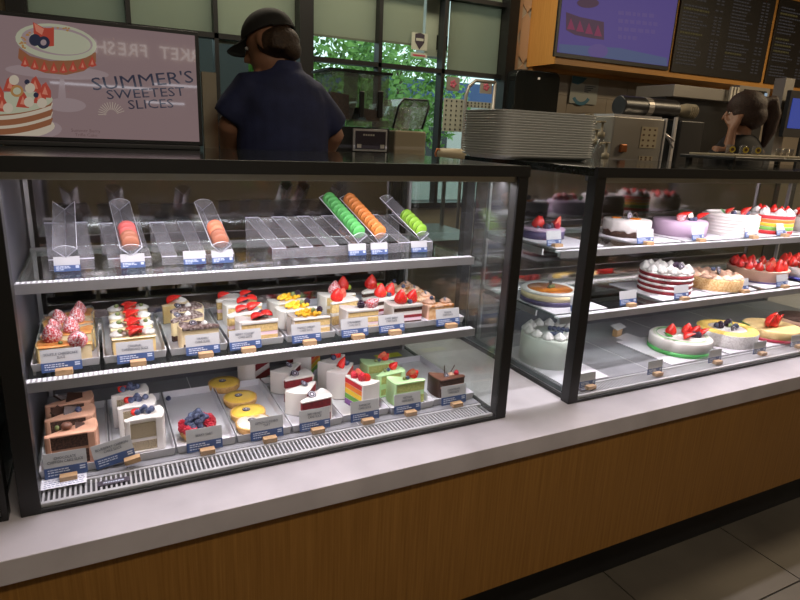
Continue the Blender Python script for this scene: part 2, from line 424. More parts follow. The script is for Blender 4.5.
# ------------------------------------------------------------------ display cases
DECK = .70
mat('choc_glaze', (.17, .07, .045), .4)
SH2 = .930; SH1 = 1.150
stripes('vent_perforation', (.32, .32, .34), (.85, .85, .9), .0105, .45, 0, .35)
def case(x0, x1, label, dark_left=False, ww=.034):
    """x0,x1 are outer faces"""
    c = empty('display_case', ((x0 + x1) / 2, .5, .679), 0, label, 'display case', 'refrigerated cake cases')
    def P(name, bm, m, **k): return at_parent(obj(name, bm, m, **k), c)
    yf, yb = .138, .86
    for (a, b_, d) in ((x0, x0 + ww + .004, yf), (x1 - ww, x1, yf), (x0, x0 + ww + .004, yb - .035), (x1 - ww, x1, yb - .035)):
        P('post', B(a, b_, d, d + (.037 if d < .5 else .035), .679, 1.407), 'black_metal', bevel=.0015)
    P('top_panel', B(x0, x1, yf, yb, 1.407, 1.433), 'stone_top', bevel=.0015)
    P('front_rail', B(x0 - .001, x1 + .001, yf - .004, yf + .012, 1.405, 1.434), 'black_metal')
    P('light_housing', B(x0 + ww, x1 - ww, yf + .010, yf + .085, 1.390, 1.406), 'brushed_steel')
    P('front_glass', B(x0 + ww + .002, x1 - ww, yf + .002, yf + .007, .686, 1.406), 'case_glass')
    if dark_left: P('side_panel', B(x0 + .010, x0 + .020, yf + .037, yb - .036, .679, 1.406), 'case_interior')
    else: P('side_glass', B(x0 + ww + .001, x0 + ww + .006, yf + .037, yb - .036, .686, 1.406), 'side_pane')
    P('side_glass', B(x1 - ww - .006, x1 - ww - .001, yf + .037, yb - .036, .686, 1.406), 'side_pane')
    P('bottom_gasket', B(x0 + ww, x1 - ww, yf + .001, yf + .009, .679, .687), 'black_metal')
    for a in ((x1 - .024,) if dark_left else (x0 + .012, x1 - .024)): P('bottom_gasket', B(a, a + .012, yf + .037, yb - .036, .679, .690), 'black_metal')
    xi0, xi1 = x0 + (.022 if dark_left else ww + .008), x1 - ww - .008
    P('deck', B(xi0, xi1, .222, yb - .04, .682, DECK), 'deck_steel')
    for s in (xi0 + (xi1 - xi0) * f for f in ((.33, .66) if xi1 - xi0 < 1.3 else (.22, .44, .66, .88))):
        P('deck_seam', B(s - .0012, s + .0012, .224, yb - .05, DECK, DECK + .0006), 'bright_steel')
    P('vent_trough', B(xi0, xi1, .149, .2215, .680, .687), 'dark_slot')
    bm = nb(); n = int((xi1 - xi0 - .01) / .0105)
    for i in range(n):
        x = xi0 + .006 + i * .0105
        box(bm, x, x + .0040, .158, .213, .687, .6955)
    box(bm, xi0, xi1, .149, .158, .687, .6965); box(bm, xi0, xi1, .213, .2215, .687, .6985)
    P('vent_grille', bm, 'bright_steel')
    for z, yf2, kind in ((SH2, .268, 0), (SH1, .302, 1)):
        g = P('shelf', B(xi0 + .004, xi1 - .008, yf2 + .03, .72, z - .007, z - .0005), 'shelf_glass')
        for nm, b2, m in (('front_lip', B(xi0 + .002, xi1 - .006, yf2, yf2 + .005, z - .022, z + .001), 'brushed_steel'),
                          ('vent_strip', B(xi0 + .002, xi1 - .006, yf2 + .005, yf2 + .03, z - .007, z), 'vent_perforation'),
                          ('back_rail', B(xi0 + .002, xi1 - .006, .72, .732, z - .02, z + .004), 'brushed_steel'),
                          ('led_housing', B(xi0 + .01, xi1 - .014, yf2 + .006, yf2 + .024, z - .021, z - .008), 'bright_steel')):
            at_parent(obj(nm, b2, m), c) if False else setattr(obj(nm, b2, m), 'parent', g)
        for ch in g.children: ch.matrix_parent_inverse = Matrix.Identity(4)
        for xx in (xi0 + .006, xi1 - .018):
            b = obj('bracket', B(xx, xx + .006, .40, .735, z - .03, z - .008), 'brushed_steel'); b.parent = g
    P('back_door', B(xi0, (xi0 + xi1) / 2 + .02, yb - .040, yb - .034, .69, 1.40), 'dark_back_glass')
    P('back_door', B((xi0 + xi1) / 2 - .02, xi1, yb - .032, yb - .026, .69, 1.40), 'dark_back_glass')
    for xx in (xi0 + .004, xi1 - .014):
        P('shelf_upright', B(xx, xx + .010, .735, .75, DECK, 1.40), 'brushed_steel')
    P('evaporator_louvre', B(xi0 + .02, xi1 - .02, .745, .80, DECK, .80), 'case_interior')
    return c
case(-.284, .984, 'glass cake case holding macarons and cake slices, left of the thin gap between cases', dark_left=True)
case(1.233, 3.25, 'glass cake case holding whole round cakes, right of the thin gap between cases', ww=.035)
# a third case runs on beyond the left picture edge
case(-1.62, -.306, 'glass case at the far left picture edge, mostly cropped out', ww=.012)

#@@REST

# ------------------------------------------------------------------ shared topping meshes (unit sizes in metres)
def strawberry_bm(cut=False):
    bm = nb()
    prof = [(0, 0), (.007, .0004), (.0125, .004), (.0135, .0085), (.0122, .0145), (.0092, .0205), (.0056, .0265), (.0022, .0308), (0, .032)]
    lathe(bm, [(r * 1.28, z * 1.22) for r, z in prof], 16)
    if cut:
        g = bm.verts[:] + bm.edges[:] + bm.faces[:]
        r = bmesh.ops.bisect_plane(bm, geom=g, plane_co=(0, .001, 0), plane_no=(0, -1, 0), clear_outer=True)
        ed = [e for e in r['geom_cut'] if isinstance(e, bmesh.types.BMEdge)]
        f = bmesh.ops.edgeloop_fill(bm, edges=ed)
        for q in f['faces']: q.material_index = 1
    return bm
ME = {}
ME['strawberry'] = mesh_of('strawberry', strawberry_bm(), 'strawberry_red', True)
ME['sugared'] = mesh_of('strawberry', strawberry_bm(), 'strawberry_sugared', True)
ME['half'] = mesh_of('strawberry_half', strawberry_bm(True), ['strawberry_red', 'strawberry_cut'], False)
for p in ME['half'].polygons: p.use_smooth = p.material_index == 0
def berry_bm():
    bm = nb(); lathe(bm, [(0, 0), (.005, .001), (.0078, .005), (.0075, .009), (.0048, .0125), (.0040, .0138), (.0028, .0128), (0, .0118)], 12); return bm
ME['blueberry'] = mesh_of('blueberry', berry_bm(), 'blueberry_blue', True)
def drupe_bm():
    bm = nb(); rnd = random.Random(3)
    for j, (r, z, n) in enumerate([(.0065, .004, 8), (.0072, .009, 9), (.0055, .0135, 7), (.002, .0165, 3)]):
        for i in range(n):
            a = 2 * PI * i / n + j * .4
            sphere(bm, (r * math.cos(a), r * math.sin(a), z), .0032, u=8, v=6)
    return bm
ME['raspberry'] = mesh_of('raspberry', drupe_bm(), 'raspberry_red', True)
ME['blackberry'] = mesh_of('blackberry', drupe_bm(), 'blackberry', True)
def kiss_bm(h=.022, r=.016, lobes=8):
    bm = nb()
    lathe(bm, [(0, 0), (r * .85, 0), (r, h * .18), (r * .86, h * .42), (r * .52, h * .68), (r * .2, h * .9), (0, h)], 32, rmod=lambda a, z: 1 + .10 * math.cos(lobes * (a + z * 25)))
    return bm
ME['kiss'] = mesh_of('cream_kiss', kiss_bm(), 'whip', True)
ME['dollop'] = mesh_of('cream_dollop', kiss_bm(.016, .021, 12), 'whip', True)
ME['kiss_mocha'] = mesh_of('cream_kiss', kiss_bm(.017, .019, 9), 'peach_cream', True)
bm = nb(); lathe(bm, [(0, 0), (.011, 0), (.012, .001), (.011, .002), (0, .002)], 20)
lathe(bm, [(0, .0021), (.0034, .0021), (.0034, .0024), (0, .0024)], 12, mi=1)
lathe(bm, [(.0078, .0021), (.0088, .0021), (.0088, .0024), (.0078, .0024)], 20, mi=1, closed=False)
ME['plaque'] = mesh_of('chocolate_plaque', bm, ['plaque_dark', 'plaque_light'])
bm = nb(); lathe(bm, [(0, 0), (.0042, .001), (.0052, .006), (.0042, .011), (0, .0125)], 8); ME['nut'] = mesh_of('pistachio', bm, 'pistachio', True)
bm = nb(); tube(bm, [(0, 0, 0), (.001, 0, .02), (.003, 0, .042)], .0021, 8); ME['stick'] = mesh_of('chocolate_stick', bm, 'dark_choc', True)
bm = nb(); prism(bm, [(-.012, -.010), (.011, -.013), (.014, .008), (-.006, .013)], 0, .003); ME['shard'] = mesh_of('chocolate_shard', bm, 'dark_choc')
bm = nb(); sphere(bm, (0, 0, .009), .013, 1, .9, .75, 12, 8); ME['truffle'] = mesh_of('chocolate_truffle', bm, 'choc_glaze', True)
bm = nb()
for i in range(14):
    rr = random.Random(i); a = rr.uniform(0, 6.28); q = rr.uniform(0, .02)
    sphere(bm, (q * math.cos(a), q * math.sin(a), rr.uniform(.002, .012)), .0065, 1.1, .9, .8, 8, 6)
ME['mango'] = mesh_of('mango_cubes', bm, 'mango', True)
bm = nb(); sphere(bm, (0, 0, .009), .009, u=10, v=8); ME['grape'] = mesh_of('green_grape', bm, 'kiwi_green', True)
bm = nb(); prism(bm, [(0, 0), (.008, .006), (.010, .016), (.004, .026), (0, .032), (-.004, .026), (-.010, .016), (-.008, .006)], 0, .0012); ME['leaf'] = mesh_of('mint_leaf', bm, 'leaf_green')
bm = nb(); lathe(bm, [(0, 0), (.013, 0), (.0135, .0015), (.013, .003), (0, .003)], 20); ME['citrus'] = mesh_of('lemon_slice', bm, 'lemon_powder')
NAMES = dict(strawberry='strawberry', sugared='strawberry', half='strawberry_half', blueberry='blueberry', raspberry='raspberry', blackberry='blackberry', kiss='cream_kiss', dollop='cream_dollop',
             kiss_mocha='cream_kiss', plaque='chocolate_plaque', nut='pistachio', stick='chocolate_stick', shard='chocolate_shard', truffle='chocolate_truffle', mango='mango_cubes', grape='green_grape', leaf='mint_leaf', citrus='lemon_slice')
def top(parent, kind, x, y, z, rot=(0, 0, 0), sc=1.): return inst(NAMES[kind], ME[kind], parent, (x, y, z), rot, sc)
LIE = (PI / 2 * .85, 0, 0)

# ------------------------------------------------------------------ trays
def tray_mesh(w_, l, h=.022):
    bm = nb(); f = .0035; t = .002
    a = [(-w_ / 2 + f, f), (w_ / 2 - f, f), (w_ / 2 - f, l - f), (-w_ / 2 + f, l - f)]
    b = [(-w_ / 2, 0), (w_ / 2, 0), (w_ / 2, l), (-w_ / 2, l)]
    va = [bm.verts.new((*p, 0)) for p in a]; vb = [bm.verts.new((*p, h)) for p in b]
    s = lambda p, q: (p[0] + (q if p[0] < 0 else -q), p[1] + (q if p[1] < l / 2 else -q))
    vc = [bm.verts.new((*s(p, t), h)) for p in b]; vd = [bm.verts.new((*s(p, t), t)) for p in a]
    bm.faces.new(va[::-1]); bm.faces.new(vd)
    for i in range(4):
        j = (i + 1) % 4
        bm.faces.new((va[i], va[j], vb[j], vb[i])); bm.faces.new((vb[i], vb[j], vc[j], vc[i])); bm.faces.new((vc[i], vc[j], vd[j], vd[i]))
    return mesh_of('tray', bm, 'tray_white')
TM1 = tray_mesh(.146, .355); TM2 = tray_mesh(.145, .345, .020)
def tray(me, x, y, z, label, group):
    o = bpy.data.objects.new('cake_tray', me); COL.objects.link(o); o.location = (x, y, z)
    b = o.modifiers.new('bevel', 'BEVEL'); b.width = .0012; b.segments = 2
    return tag(o, label, 'tray', group)

# ------------------------------------------------------------------ price cards on wooden blocks
def price_card(x, y, z, label, lines=None, sub=True, w_=.098, h=.062, lean=-.22, rz=0., grp='price cards on the bottom deck', block=True, ts=.0092):
    o = empty('price_card', (x, y, z), rz, label, 'price card', grp)
    bm = nb()
    R = Matrix.Translation((0, .009, .004 if block else 0)) @ Matrix.Rotation(lean, 4, 'X')
    def add(nm, bmx, m):
        for v in bmx.verts: v.co = R @ v.co
        return obj(nm, bmx, m, o)
    add('card_face', B(-w_ / 2, w_ / 2, 0, .0012, h * .42, h), 'tag_grey')
    blue = add('blue_band', B(-w_ / 2, w_ / 2, -.0001, .0012, 0, h * .42), 'tag_blue')
    if lines:
        me = text_mesh(lines, ts, 'tag_text', .0001, xs=.82); me.transform(R @ Matrix.Translation((0, -.0004, h * .70)) @ Matrix.Rotation(PI / 2, 4, 'X'))
        ob = bpy.data.objects.new('lettering', me); COL.objects.link(ob); ob.parent = o
    if sub:
        bm = nb(); rr = random.Random(int(x * 977 + y * 13))
        for k, zz in enumerate((.30, .21, .10)):
            L = (.55, .62, .3)[k]
            u = -w_ * .42
            while u < -w_ * .42 + w_ * L * .8:
                d = rr.uniform(.003, .008); box(bm, u, u + d, -.0005, -.0001, h * zz, h * zz + .0022); u += d + .0015
            if k < 2: box(bm, w_ * .32, w_ * .45, -.0005, -.0001, h * zz, h * zz + .003)
        for v in bm.verts: v.co = R @ v.co
        obj('small_print', bm, 'tag_text_light', o)
    if block:
        bl = obj('wooden_block', B(-.018, .018, -.011, .008, 0, .013), 'wood_block', o, bevel=.0008)
        bl.location.x = .004
    return o

# ------------------------------------------------------------------ slices
def wedge(w_, d, flip=1, tip=.012, bulge=.006):
    pts = [(-w_ / 2, 0), (w_ / 2, 0), (w_ / 2, tip)]
    # outer arc at -x
    n = 5
    back = (-w_ / 2, d)
    pts.append(back)
    for i in range(1, n):
        t = 1 - i / n
        pts.append((-w_ / 2 - bulge * math.sin(PI * t), d * t))
    return [(x * flip, y) for x, y in (pts if flip == 1 else pts)]
def offs(poly, e):
    n = len(poly); cx = sum(p[0] for p in poly) / n; cy = sum(p[1] for p in poly) / n
    return [(x + (e if x > cx else -e), y + (e if y > cy else -e)) for x, y in poly]
def cake_slice(X, Y, z, label, group, layers, frost, tops, w_=.10, d=.066, h=.085, flip=1, rz=0., topmat=None, front_wall=False, film=False, block=False, cat='cake slice', topt=.006, name='cake_slice', side='back'):
    """layers: list of (material, relative height); front of the slice at y=0"""
    if abs(z - ZS2) < .001: Y = .352 + (Y - .352) * 1.27
    poly = wedge(w_, d, flip) if not block else [(-w_ / 2, 0), (w_ / 2, 0), (w_ / 2, d), (-w_ / 2, d)]
    cr, sr = math.cos(rz), math.sin(rz)      # keep the foot of the slice inside its tray
    xs = [x * cr - y * sr for x, y in offs(poly, .0062)]; ys = [x * sr + y * cr for x, y in offs(poly, .0062)]
    T_, hw, y0 = (TX, .0668, .2535) if z < .8 else (UX, .0662, .3465)
    if Y + max(ys) < (.592 if z < .8 else .672) + .045 and z in (ZD, ZS2):
        Y = min(Y, (.592 if z < .8 else .676) - max(ys)); Y = max(Y, y0 - min(ys))
        tc_ = min(T_, key=lambda q: abs(q - X)); lo_, hi_ = tc_ - hw - min(xs), tc_ + hw - max(xs)
        X = (lo_ + hi_) / 2 if lo_ > hi_ else min(max(X, lo_), hi_)
    o = empty(name, (X, Y, z), rz, label, cat, group)
    tot = sum(l[1] for l in layers); hz = h - topt; zz = 0
    bys = {}
    for m, k in layers:
        dz = hz * k / tot
        bys.setdefault(m, []).append((zz, zz + dz)); zz += dz
    for m, L in bys.items():
        bm = nb()
        for a, b_ in L: prism(bm, offs(poly, -.0006 if 'cream' in m or 'whip' in m else 0), a, b_)
        obj('sponge' if ('sponge' in m or m.startswith('rb_')) else ('filling' if len(layers) > 1 else 'cake_body'), bm, m, o)
    # top layer
    bm = nb(); prism(bm, offs(poly, .0018), hz, h); obj('top_layer', bm, topmat or frost, o, bevel=.0022)
    if frost:   # coating on the outer (rind) side and, for cakes coated all round, along the cut ends
        bm = nb(); s = -flip
        if block: prism(bm, [(-w_ / 2 - .002, d), (w_ / 2 + .002, d), (w_ / 2 + .002, d + .004), (-w_ / 2 - .002, d + .004)], 0, h - .001)
        else:
            out = [(p[0], p[1]) for p in poly if p[0] * s > 0]
            out = sorted(set(out), key=lambda p: p[1])
            ring = out + [(p[0] + s * .005, p[1] + (.001 if i == len(out) - 1 else 0)) for i, p in list(enumerate(out))[::-1]]
            prism(bm, ring, 0, h - .0008)
        if front_wall:
            e = w_ / 2 * flip
            box(bm, min(e, e + .006 * flip), max(e, e + .006 * flip), -.001, .014, 0, h - .001)
            box(bm, -w_ / 2 - .003, -w_ / 2 + .006, -.003, .002, 0, h - .002)
            box(bm, w_ / 2 - .013, w_ / 2 + .003, -.003, .002, 0, h - .002)
            box(bm, -w_ / 2, w_ / 2, -.0025, .001, 0, .005)
        obj('side_frosting', bm, frost, o, bevel=.0015)
    if film:
        bm = nb(); c = .0015
        pp = offs(poly, .004); zt = h + .006
        for i in range(len(pp)):
            p, q = pp[i], pp[(i + 1) % len(pp)]
            if i == 0: continue
            sheet(bm, [(p[0], p[1], 0), (q[0], q[1], 0), (q[0], q[1], zt), (p[0], p[1], zt)], .0004, 0, 0)
        obj('clear_film', bm, 'clear_film', o)
    # round foil card under the slice
    obj('foil_card', prismbm(offs(poly, .003), -.0012, -.0002), 'foil', o)
    for t in tops:
        k, u, v, rot, sc = (list(t) + [(0, 0, 0), 1.])[:5] if len(t) == 3 else (list(t) + [1.])[:5]
        dz = t[5] if len(t) > 5 else 0
        top(o, k, u, v, h - .001 + dz, rot, sc)
    return o
def prismbm(poly, a, b_, mi=0):
    bm = nb(); prism(bm, poly, a, b_, mi); return bm

ZD = DECK + .0045; ZS2 = SH2 + .0045
TX = [-.180 + .1495 * k for k in range(8)]
deckn = ['chocolate chiffon slices', 'blueberry chiffon slices', 'single berry tart', 'lemon tarts', 'red velvet slices', 'rainbow slices', 'green matcha slices', 'single dark chocolate slice']
dtrays = []
for k in range(8):
    dtrays.append(tray(TM1, TX[k], .245 + (.006 if k in (5, 7) else 0), DECK + .0008, 'white flared tray on the bottom deck under the ' + deckn[k], 'cake trays on the bottom deck'))
shn = ['sugared strawberry souffle cheesecake slices', 'strawberry topped plain cheesecake slices', 'tiramisu slices', 'white slices with berries and sponge front', 'mango slices', 'strawberry shortcake slices beside the mango', 'chocolate strawberry slices with green grape', 'caramel mocha slices']
UX = [-.180 + .1525 * k for k in range(7)] + [.866]
for k in range(8):
    tray(TM2, UX[k], .338, SH2 + .0004, 'white flared tray on the middle shelf under the ' + shn[k], 'cake trays on the middle shelf')

R3 = ['front', 'middle', 'rearmost']
# --- deck 1 chocolate chiffon (cut face to the front, cocoa cream coat)
for k, y in enumerate((.272, .362, .452)):
    tops = [[('truffle', -.008, .028, (0, 0, .3)), ('shard', .018, .034, (.5, .2, .4)), ('whip' if 0 else 'nut', -.028, .03)],
            [('shard', .0, .03, (.9, .1, .3), 1.5), ('shard', -.026, .036, (.7, -.4, 1.2), 1.4), ('blueberry', .02, .028)],
            [('shard', .01, .03, (.3, .1, .2), 1.7), ('shard', -.018, .04, (.2, .3, .9), 1.4)]][k]
    cake_slice(TX[0] - .004 - .004 * k, y, ZD, R3[k] + ' brown chocolate chiffon slice, leftmost tray of the bottom deck', 'chocolate chiffon slices',
               [('milk_choc_cream', .5), ('sponge_choc', 2), ('milk_choc_cream', .45), ('sponge_choc', 1.8)], 'milk_choc_cream', tops, w_=.096, d=.07, h=.088, flip=-1, front_wall=True)
for k, y in enumerate((.285, .365, .445)):
    tops = [('blueberry', .0 + random.uniform(-.004, .004) + .012 * i - .012, .026 + .008 * (i % 2), (0, 0, i), 1.05) for i in range(4)] + [('blueberry', .004, .03, (0, 0, 0), 1.0, .009), ('half', -.026, .03, (PI / 2 * .8, 0, 1.9), .7)]
    cake_slice(TX[1] + .008 - .012 * k, y, ZD, R3[k] + ' white slice topped with blueberries, second tray of the bottom deck', 'blueberry chiffon slices',
               [('cream', .25), ('sponge_speckled', 1.8), ('cream', .4), ('sponge_speckled', 1.3), ('cream', .3)][::-1] if 0 else [('cream', .25), ('sponge_speckled', 1.2), ('cream', .4), ('sponge_speckled', 2.0), ('cream', .3)],
               'cream', tops, w_=.078, d=.066, h=.092, flip=-1, front_wall=True)
# --- berry tart
def tart(X, Y, z, label, r=.043, topm='lemon_glaze', grp=None, sc=1., cat='tart'):
    o = empty('tart', (X, Y, z), 0, label, cat, grp)
    bm = nb(); lathe(bm, [(0, 0), (r * .84, 0), (r * .97, .008), (r, .020), (r * .99, .0235), (r * .93, .0225), (0, .021)], 40, rmod=lambda a, z: 1 + .006 * math.cos(24 * a)); obj('pastry_shell', bm, 'tart_crust', o, True)
    bm = nb(); lathe(bm, [(r * .925, .021), (r * .90, .0240), (r * .6, .0255), (0, .026)], 32, closed=False); obj('tart_filling', bm, topm, o, True)
    return o
o = tart(TX[2] + .008, .318, ZD, 'round tart heaped with blueberries and raspberries, the only tart with berries', .047, 'cream')
rr = random.Random(5); o.location.x -= .018; o.location.y += .006; n = 0
for ring, (q, cnt, zz) in enumerate([(.036, 15, .022), (.028, 11, .032), (.019, 8, .042), (.009, 4, .052), (0, 1, .060)]):
    for i in range(cnt):
        a = 2 * PI * i / cnt + ring * .3
        x, y = q * math.cos(a), q * math.sin(a)
        red = (x > .016 and ring < 2) or (y < -.012 and x < -.012 and ring < 1) or (x < -.025 and y < .01 and ring < 1)
        top(o, 'raspberry' if red else 'blueberry', x, y, zz, (rr.uniform(-.5, .5), rr.uniform(-.5, .5), rr.uniform(0, 6)), rr.uniform(1.05, 1.3))
b = inst('blueberry', ME['blueberry'], None, tuple(at(168, 400, Z=ZD)) , (.3, .2, 0), 1.0); tag(b, 'single stray blueberry at the back of the berry tart tray', 'blueberry')
# --- lemon tarts
for k, (px, py, m) in enumerate([(254, 428, 'lemon_powder'), (247, 411, 'lemon_glaze'), (237, 397, 'lemon_glaze'), (224, 382, 'lemon_glaze')]):
    P = at(px, py, Z=ZD + .0)
    lab = ['front lemon tart dusted with white sugar, behind the price card', 'second lemon tart from the front, glossy yellow with a dark disc', 'third lemon tart from the front, glossy yellow with a dark disc', 'rearmost lemon tart, standing behind the tray in the shade of the shelf'][k]
    zz = ZD if k < 3 else DECK + .001
    P = at(px, py, Z=zz + .023)
    t_ = tart(min(max(P.x, TX[3] - .016), TX[3] + .016) if k < 3 else P.x, max(P.y, .302), zz, lab, .049, m, 'lemon tarts')
    top(t_, 'plaque', -.004, .004, .026, (.0, .0, 0), .95)
# --- red velvet
RV = [('sponge_red', 1.0), ('cream', .8), ('sponge_red', 1.0)]
def velvet(X, Y, lab, rz, flip, w_=.088):
    return cake_slice(X, Y, ZD if Y < .6 else DECK + .002, lab, 'red velvet slices', RV[:1] + [('cream', .9)] + RV[2:], 'cream', [('plaque', .004 * flip, .024, (.6, 0, 0), 1.05, .006)], w_=w_, d=.064, h=.072, flip=flip, rz=rz)
velvet(TX[4] + .006, .275, 'front red velvet slice with white top and dark disc, behind its price card', .12, -1)
velvet(TX[4] - .018, .362, 'red velvet slice second from the front, white side turned forward', .95, 1)
velvet(TX[4] + .006, .440, 'red velvet slice third from the front, under a dark disc', .1, -1)
velvet(TX[4] - .020, .520, 'red velvet slice at the back of its tray', .9, 1)
velvet(TX[4] - .055, .640, 'red velvet slice standing behind the trays under the middle shelf', .8, 1, .09)
velvet(TX[4] + .075, .650, 'half shaded red velvet slice behind the trays, nearest the rainbow slices', .3, -1, .09)
# --- rainbow
RB = [('rb_purple', 1), ('rb_green', 1), ('rb_yellow', 1), ('rb_orange', 1), ('rb_red', 1)]
def rainbow(X, Y, lab, rz, flip, tops):
    return cake_slice(X, Y, ZD if Y < .58 else DECK + .002, lab, 'rainbow slices', sum([[m, ('whip', .12)] for m in RB], [])[:-1], 'cream', tops, w_=.086, d=.062, h=.088, flip=flip, rz=rz)
st = lambda a=0: (PI / 2 * .7, .2, a)
rainbow(TX[5] + .004, .330, 'front rainbow slice with raspberry red berries, coloured layers facing left', -1.35, -1, [('half', .0, .020, (.3, 0, .4), 1.0), ('raspberry', .016, .02, (0, 0, 0), 1.3), ('strawberry', .016, .036, (.4, .5, 0), .8), ('raspberry', -.012, .012, (0, 0, 0), 1.2)])
rainbow(TX[5] - .002, .425, 'second rainbow slice from the front, white side turned forward', .95, 1, [('half', -.01, .024, (.3, 0, .6), 1.0), ('blueberry', .016, .016, (0, 0, 0), 1.2)])
rainbow(TX[5] - .002, .505, 'third rainbow slice from the front with red berries on top', .9, 1, [('strawberry', .006, .024, (.3, .6, 0), 1.0), ('blueberry', -.015, .02, (0, 0, 0), 1.2)])
rainbow(TX[5] - .030, .615, 'rearmost rainbow slice standing behind its tray', .9, 1, [('strawberry', .014, .024, (.3, .6, 0), .9), ('half', -.014, .024, (.3, .6, 0), .9)])
# --- matcha
for k, (dx, y) in enumerate(((.012, .285), (-.014, .366), (-.010, .452))):
    cake_slice(TX[6] + dx, y, ZD, R3[k] + ' green matcha slice with red strawberry on top', 'green matcha slices', [('sponge_green', 1), ('matcha_cream', .6), ('sponge_green', 1)] if k == 0 else [('sponge_green', 1), ('matcha_cream', .7), ('sponge_green', 1)],
               'matcha_cream', [('half', .012, .028, (.35, .2, -.4), 1.0), ('strawberry', .018, .034, (.4, .6, 0), .8), ('nut', -.014, .02), ('nut', -.006, .026, (1, 0, .4)), ('blueberry', -.002, .02, (0, 0, 0), .8)][(0 if k != 1 else 1):], w_=.094, d=.066, h=.074, flip=(1, -1, 1)[k], rz=(0, .15, 0)[k], front_wall=(k == 1))
cake_slice(TX[7] + .016, .290, ZD, 'dark chocolate slice with two chocolate sticks, alone in the rightmost tray', None, [('sponge_choc', 1.6), ('dark_choc', .3), ('milk_choc_cream', .4), ('sponge_choc', 1.2)], 'dark_choc',
           [('kiss_mocha', .008, .024, (0, 0, 0), .6), ('plaque', -.014, .018, (.9, 0, .2), .8, .004), ('stick', -.012, .03, (0, -.15, 0), .8), ('stick', .008, .03, (.1, .5, .3), .8), ('raspberry', .026, .02, (0, 0, 0), .8)], w_=.090, d=.070, h=.062, flip=1, topmat='choc_glaze', rz=.05)

# --- middle shelf 1: sugared strawberry souffle cheesecake in clear film
for k, y in enumerate((.352, .420, .487, .552)):
    lab = ['front', 'second', 'third', 'rearmost'][k] + ' souffle cheesecake slice with sugared strawberries, leftmost on middle shelf'
    tops = [[('sugared', .024, .020, (.9, .3, 0), 1.3), ('nut', -.012, .020, (1, 0, .2)), ('sugared', -.026, .052, (.4, -.2, 0), 1.3)],
            [('sugared', .012, .02, (.2, 0, 0), 1.15), ('sugared', -.024, .04, (.3, -.2, 0), 1.0)],
            [('sugared', .018, .02, (.2, 0, 0), 1.2), ('sugared', -.02, .03, (.3, -.2, 0), 1.1)],
            [('sugared', .03, .02, (.2, 0, 0), 1.0), ('dollop', -.03, .03, (.3, -.2, 0), .8)]][k]
    cake_slice(UX[0] + .002 + .004 * k, y, ZS2, lab, 'souffle cheesecake slices', [('cheesecake_pale', 1)], 'cheesecake', tops, w_=.108, d=.066, h=.050, flip=(1, -1)[k % 2], topmat='baked_top', film=(k > 0), topt=.004)
# --- 2: plain cheesecake with strawberry halves and dollops
for k, y in enumerate((.352, .412, .474, .536)):
    lab = ['front', 'second', 'third', 'rearmost'][k] + ' plain yellow cheesecake slice with cream dollops and cut strawberry'
    tops = [('dollop', -.034, .030, (0, 0, 0), 1.0), ('dollop', .034, .030, (0, 0, .3), 1.0), ('half', -.002, .018, (.9, 0, .9), 1.1), ('half', .010, .036, (1.1, 0, -.8), 1.15), ('nut', -.034, .026, (1.2, 0, .7), 1.1, .012), ('nut', .032 if k % 2 else .012, .024, (1.2, 0, .4), 1., .012 if k % 2 else 0)]
    cake_slice(UX[1] + .0, y, ZS2, lab, 'plain cheesecake slices', [('cheesecake', 1)], 'cheesecake_pale', tops, w_=.098, d=.056, h=.052, block=True, topmat='cheesecake_pale', topt=.004)
cake_slice(UX[1] + .104, .590, ZS2, 'cheesecake slice standing askew behind the tiramisu, strawberry on its left end', 'plain cheesecake slices', [('cheesecake', 1)], 'cheesecake_pale', [('dollop', .02, .03), ('half', -.012, .02, (1.0, 0, .8), 1.2), ('nut', .012, .02, (.3, 0, .2), 1, .01)], w_=.070, d=.050, h=.055, rz=.15, flip=-1, topmat='cheesecake_pale', topt=.004)
# --- 3: tiramisu
for k, (dx, y, rz, fl) in enumerate(((.010, .362, 0, 1), (-.010, .436, .42, -1), (.0, .506, .3, -1))):
    lab = R3[k] + ' tiramisu slice with cocoa speckled top on the middle shelf'
    cake_slice(UX[2] + dx, y, ZS2, lab, 'tiramisu slices', [('sponge_choc', .9), ('cheesecake_pale', 2.4)], 'cheesecake_pale', [('kiss', .012, .02, (0, 0, 0), .55), ('plaque', -.016, .026, (.5, 0, .2), .9, .004), ('shard', .002, .03, (.5, .2, .6), .7)], w_=.090, d=.060, h=.060, flip=fl, rz=rz, topmat='tiramisu_top', topt=.009)
# --- 4: white slices with berries
for k, (dx, y, rz, fl) in enumerate(((.010, .352, .0, 1), (-.012, .420, .28, -1), (.008, .486, .0, 1), (-.034, .545, .05, -1), (.038, .545, .05, 1))):
    lab = ['front berry cream slice with bare sponge face', 'second berry cream slice, white side turned forward', 'third berry cream slice from the front', 'rear left berry cream slice with pale strawberry', 'rear right berry cream slice with strawberry half'][k] + ' beside the tiramisu tray'
    tops = [('half', -.014, .020, (1.1, 0, .8), 1.0), ('blueberry', .004, .030, (.4, 0, 0), 1.3), ('blackberry', .014, .04, (0, 0, 0), 1.0), ('half', .030, .036, (1.2, 0, -.6), 1.1)]
    if k in (1, 3): tops = tops[:2] + [('half', .02, .02, (1.1, 0, 1.2), 1.1)]
    cake_slice(UX[3] + dx, y, ZS2, lab, 'berry cream slices', [('sponge_yellow', 1.2), ('cream_pink', .6), ('sponge_yellow', 1.2)], 'cream', tops if k < 3 else tops[:1], w_=(.098 if k < 3 else .053), d=.064, h=.064, flip=fl, rz=rz, topt=.010)
